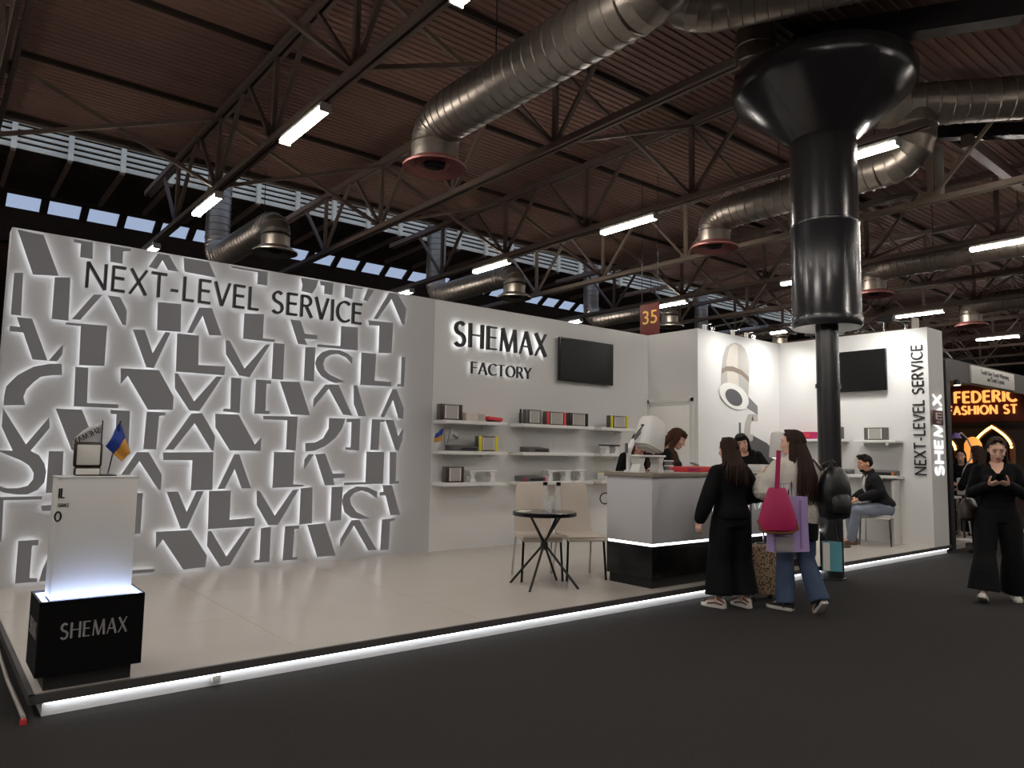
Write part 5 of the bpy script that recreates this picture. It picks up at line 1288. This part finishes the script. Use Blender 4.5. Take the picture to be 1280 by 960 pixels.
MB().tube([(.05, -.08, .2), (.06, -.1, .1), (.03, -.095, .05)], .006, 6).build('chain', 'chrome', t)
# 4 -- seated man
J = person('dark-haired man in a black blazer and jeans seated with a lanyard by the tower', (11.74, 5.3, ZP), math.radians(42), 1.76,
  dict(hip=V3(0, 0, .56), lean=24, head=(8, 2, 0),
       armL=((-.26, .12, .79), (-.1, .36, .68), (.3, .9, -.35), (.3, -.1, -1), (.8, .2, 0), .7),
       armR=((.26, .14, .79), (.1, .38, .68), (-.3, .9, -.35), (-.3, -.1, -1), (-.8, .2, 0), .7),
       legR=((.1, .03, .53), (.15, .45, .5), (.12, .42, .085), (.1, 1, 0)), legL=((-.1, .03, .53), (-.16, .43, .5), (-.1, .5, .085), (-.1, 1, 0))), 'skin_tan', 0)
J['hipfill'] = 1
top_garment(J, 'blazer', 'blazer', .024, .86, .006, collar=.014, to=.95)
mb = MB(); limb(mb, [J['legR'][0]+V3(0, -.03, .0), J['legL'][0]+V3(0, -.03, 0)], [.12, .12])
for k in ('legR', 'legL'):
    h, kn, an = J[k][:3]; limb(mb, [h, mid(h, kn, .5), kn, mid(kn, an, .5), an+V3(0, 0, .0)], [.11, .098, .08, .072, .066], 14)
sculpt(mb, 'jeans', 'denim_light', J['root'], .01, 4, .004, 8)
for k in ('legL', 'legR'): shoe(J, k, 'boot_brown', 'boot_brown')
hair_short(J['T'], J['root'], 'hair_black'); face_parts(J['T'], J['root'], 'hair_black', 'skin_tan')
mb = MB(); mb_e(mb, J['T'], (0, .045, -.085), (.05, .052, .036)); mb_e(mb, J['T'], (0, .094, -.05), (.026, .008, .006)); sculpt(mb, 'beard', 'hair_black', J['root'], .006, 2)
U = J['U']; mb = MB(); mb.rings([[U @ V3(sx*w_, y, z) for sx, y in ((-1, .1+dy), (1, .1+dy), (1, .06+dy), (-1, .06+dy))] for z, w_, dy in ((1.4, .045, -.03), (1.3, .04, .04), (1.15, .02, .05))]); mb.build('shirt', 'shirt_white', J['root'])
mb = MB(); mb.tube([U @ V3(-.06, .03, 1.43), U @ V3(-.035, .145, 1.28), U @ V3(0, .15, 1.1)], .007, 6); mb.tube([U @ V3(.06, .03, 1.43), U @ V3(.035, .145, 1.28), U @ V3(0, .15, 1.1)], .007, 6); la = mb.build('lanyard', 'shirt_white', J['root'])
mb = MB(); mb.rings([[U @ V3(x, y, z) for x, z in ((-.035, 1.1), (.035, 1.1), (.035, 1.0), (-.035, 1.0))] for y in (.15, .158)], smooth=False); mb.build('badge', 'print_dark', la)
# 5, 6, 7 -- staff behind the counter
std_legs = dict(legR=((.09, 0, .88), (.1, .03, .47), (.1, 0, .085), (.1, 1, 0)), legL=((-.09, 0, .88), (-.1, .03, .47), (-.1, 0, .085), (-.1, 1, 0)))
def staff(label, loc, rz, H, pose, hair, end, seed, fringe=False, top='black_cloth', sp=1.0, fw=1.0):
    pose.update(std_legs); J = person(label, loc, rz, H, pose)
    top_garment(J, top, 'black_top', .02, .8, .008, collar=0, cuff=.004, to=.8); trousers(J, 'black_trouser', .02, .02)
    for k in ('legL', 'legR'): shoe(J, k, 'shoe_black', 'shoe_black')
    hair_long(J['T'], J['root'], hair, end, seed=seed, fringe=fringe, spread=sp, fwd=fw); face_parts(J['T'], J['root'])
    return J
staff('brown-haired woman in black bent behind the tilted lamp hood', (6.78, 6.05, ZP), math.radians(150), 1.66,
  dict(lean=26, head=(0, 22, 0), armL=((-.24, .22, 1.04), (-.12, .42, 1.19), (.2, 1, 0), (.2, 0, -1), (.9, .1, .1), .5), armR=((.24, .22, 1.04), (.1, .43, 1.19), (-.2, 1, 0), (-.2, 0, -1), (-.9, .1, .1), .5)), 'hair_brown', 1.1, 11, sp=.95)
staff('brown-haired woman with fringe looking down at a phone behind the counter', (7.27, 5.98, ZP), math.radians(205), 1.68,
  dict(lean=12, head=(12, 26, 0), armL=((-.24, .12, 1.02), (-.07, .33, 1.15), (.6, .7, .1), (.2, -.2, 1), (-.2, .6, .7), .7), armR=((.24, .12, 1.02), (.09, .34, 1.14), (-.6, .7, .1), (-.2, -.2, 1), (.2, .6, .7), .7)), 'hair_brown', 1.12, 12, True, sp=1.05, fw=1.6)
J = staff('dark-haired woman with fringe in black T-shirt facing the visitors at the counter', (8.9, 5.75, ZP), math.radians(128), 1.66,
  dict(lean=16, side=14, head=(0, 8, 0), armL=((-.24, .15, 1.04), (-.12, .33, 1.2), (.2, 1, 0), (.2, 0, -1), (.9, .1, .1), .5), armR=((.24, .15, 1.04), (.1, .34, 1.2), (-.2, 1, 0), (-.2, 0, -1), (-.9, .1, .1), .5)), 'hair_black', 1.3, 13, True)
mb = MB(); mb_e(mb, J['U'], (-.11, .1, 1.27), (.015, .014, .015)); mb.build('badge', 'paper', J['root'])
t = thing('phone', 'phone in the hands of the fringed woman behind the counter', 'phone', (7.4, 5.6, 1.36), .3); MB().box((0, 0, 0), (.15, .07, .01), Matrix.Rotation(.4, 3, 'X'), .003).build('body', 'black_gloss', t); MB().box((0, .0, .0062), (.13, .06, .001), Matrix.Rotation(.4, 3, 'X')).build('display', 'screen', t)
# 8, 9 -- people in the neighbouring stand
staff('woman with long dark hair sitting under the lamp in the neighbouring stand', (15.6, 5.56, .05), math.radians(105), 1.6,
  dict(lean=14, head=(0, 6, 0), armL=((-.24, .2, 1.0), (-.12, .4, 1.02), (.2, 1, 0), (.2, 0, -1), (.9, .1, .1), .5), armR=((.24, .2, 1.0), (.1, .41, 1.02), (-.2, 1, 0), (-.2, 0, -1), (-.9, .1, .1), .5)), 'hair_black', 1.15, 14)
staff('person with dark hair standing turned away behind the walking woman', (13.2, 4.42, 0), math.radians(-30), 1.68,
  dict(lean=6, head=(0, 10, 0), armL=((-.25, .1, 1.08), (-.15, .28, 1.0), (.2, 1, 0), (.2, 0, -1), (.9, .1, .1), .5), armR=((.25, .1, 1.08), (.12, .28, 1.0), (-.2, 1, 0), (-.2, 0, -1), (-.9, .1, .1), .5)), 'hair_dark', 1.2, 15)
flush()
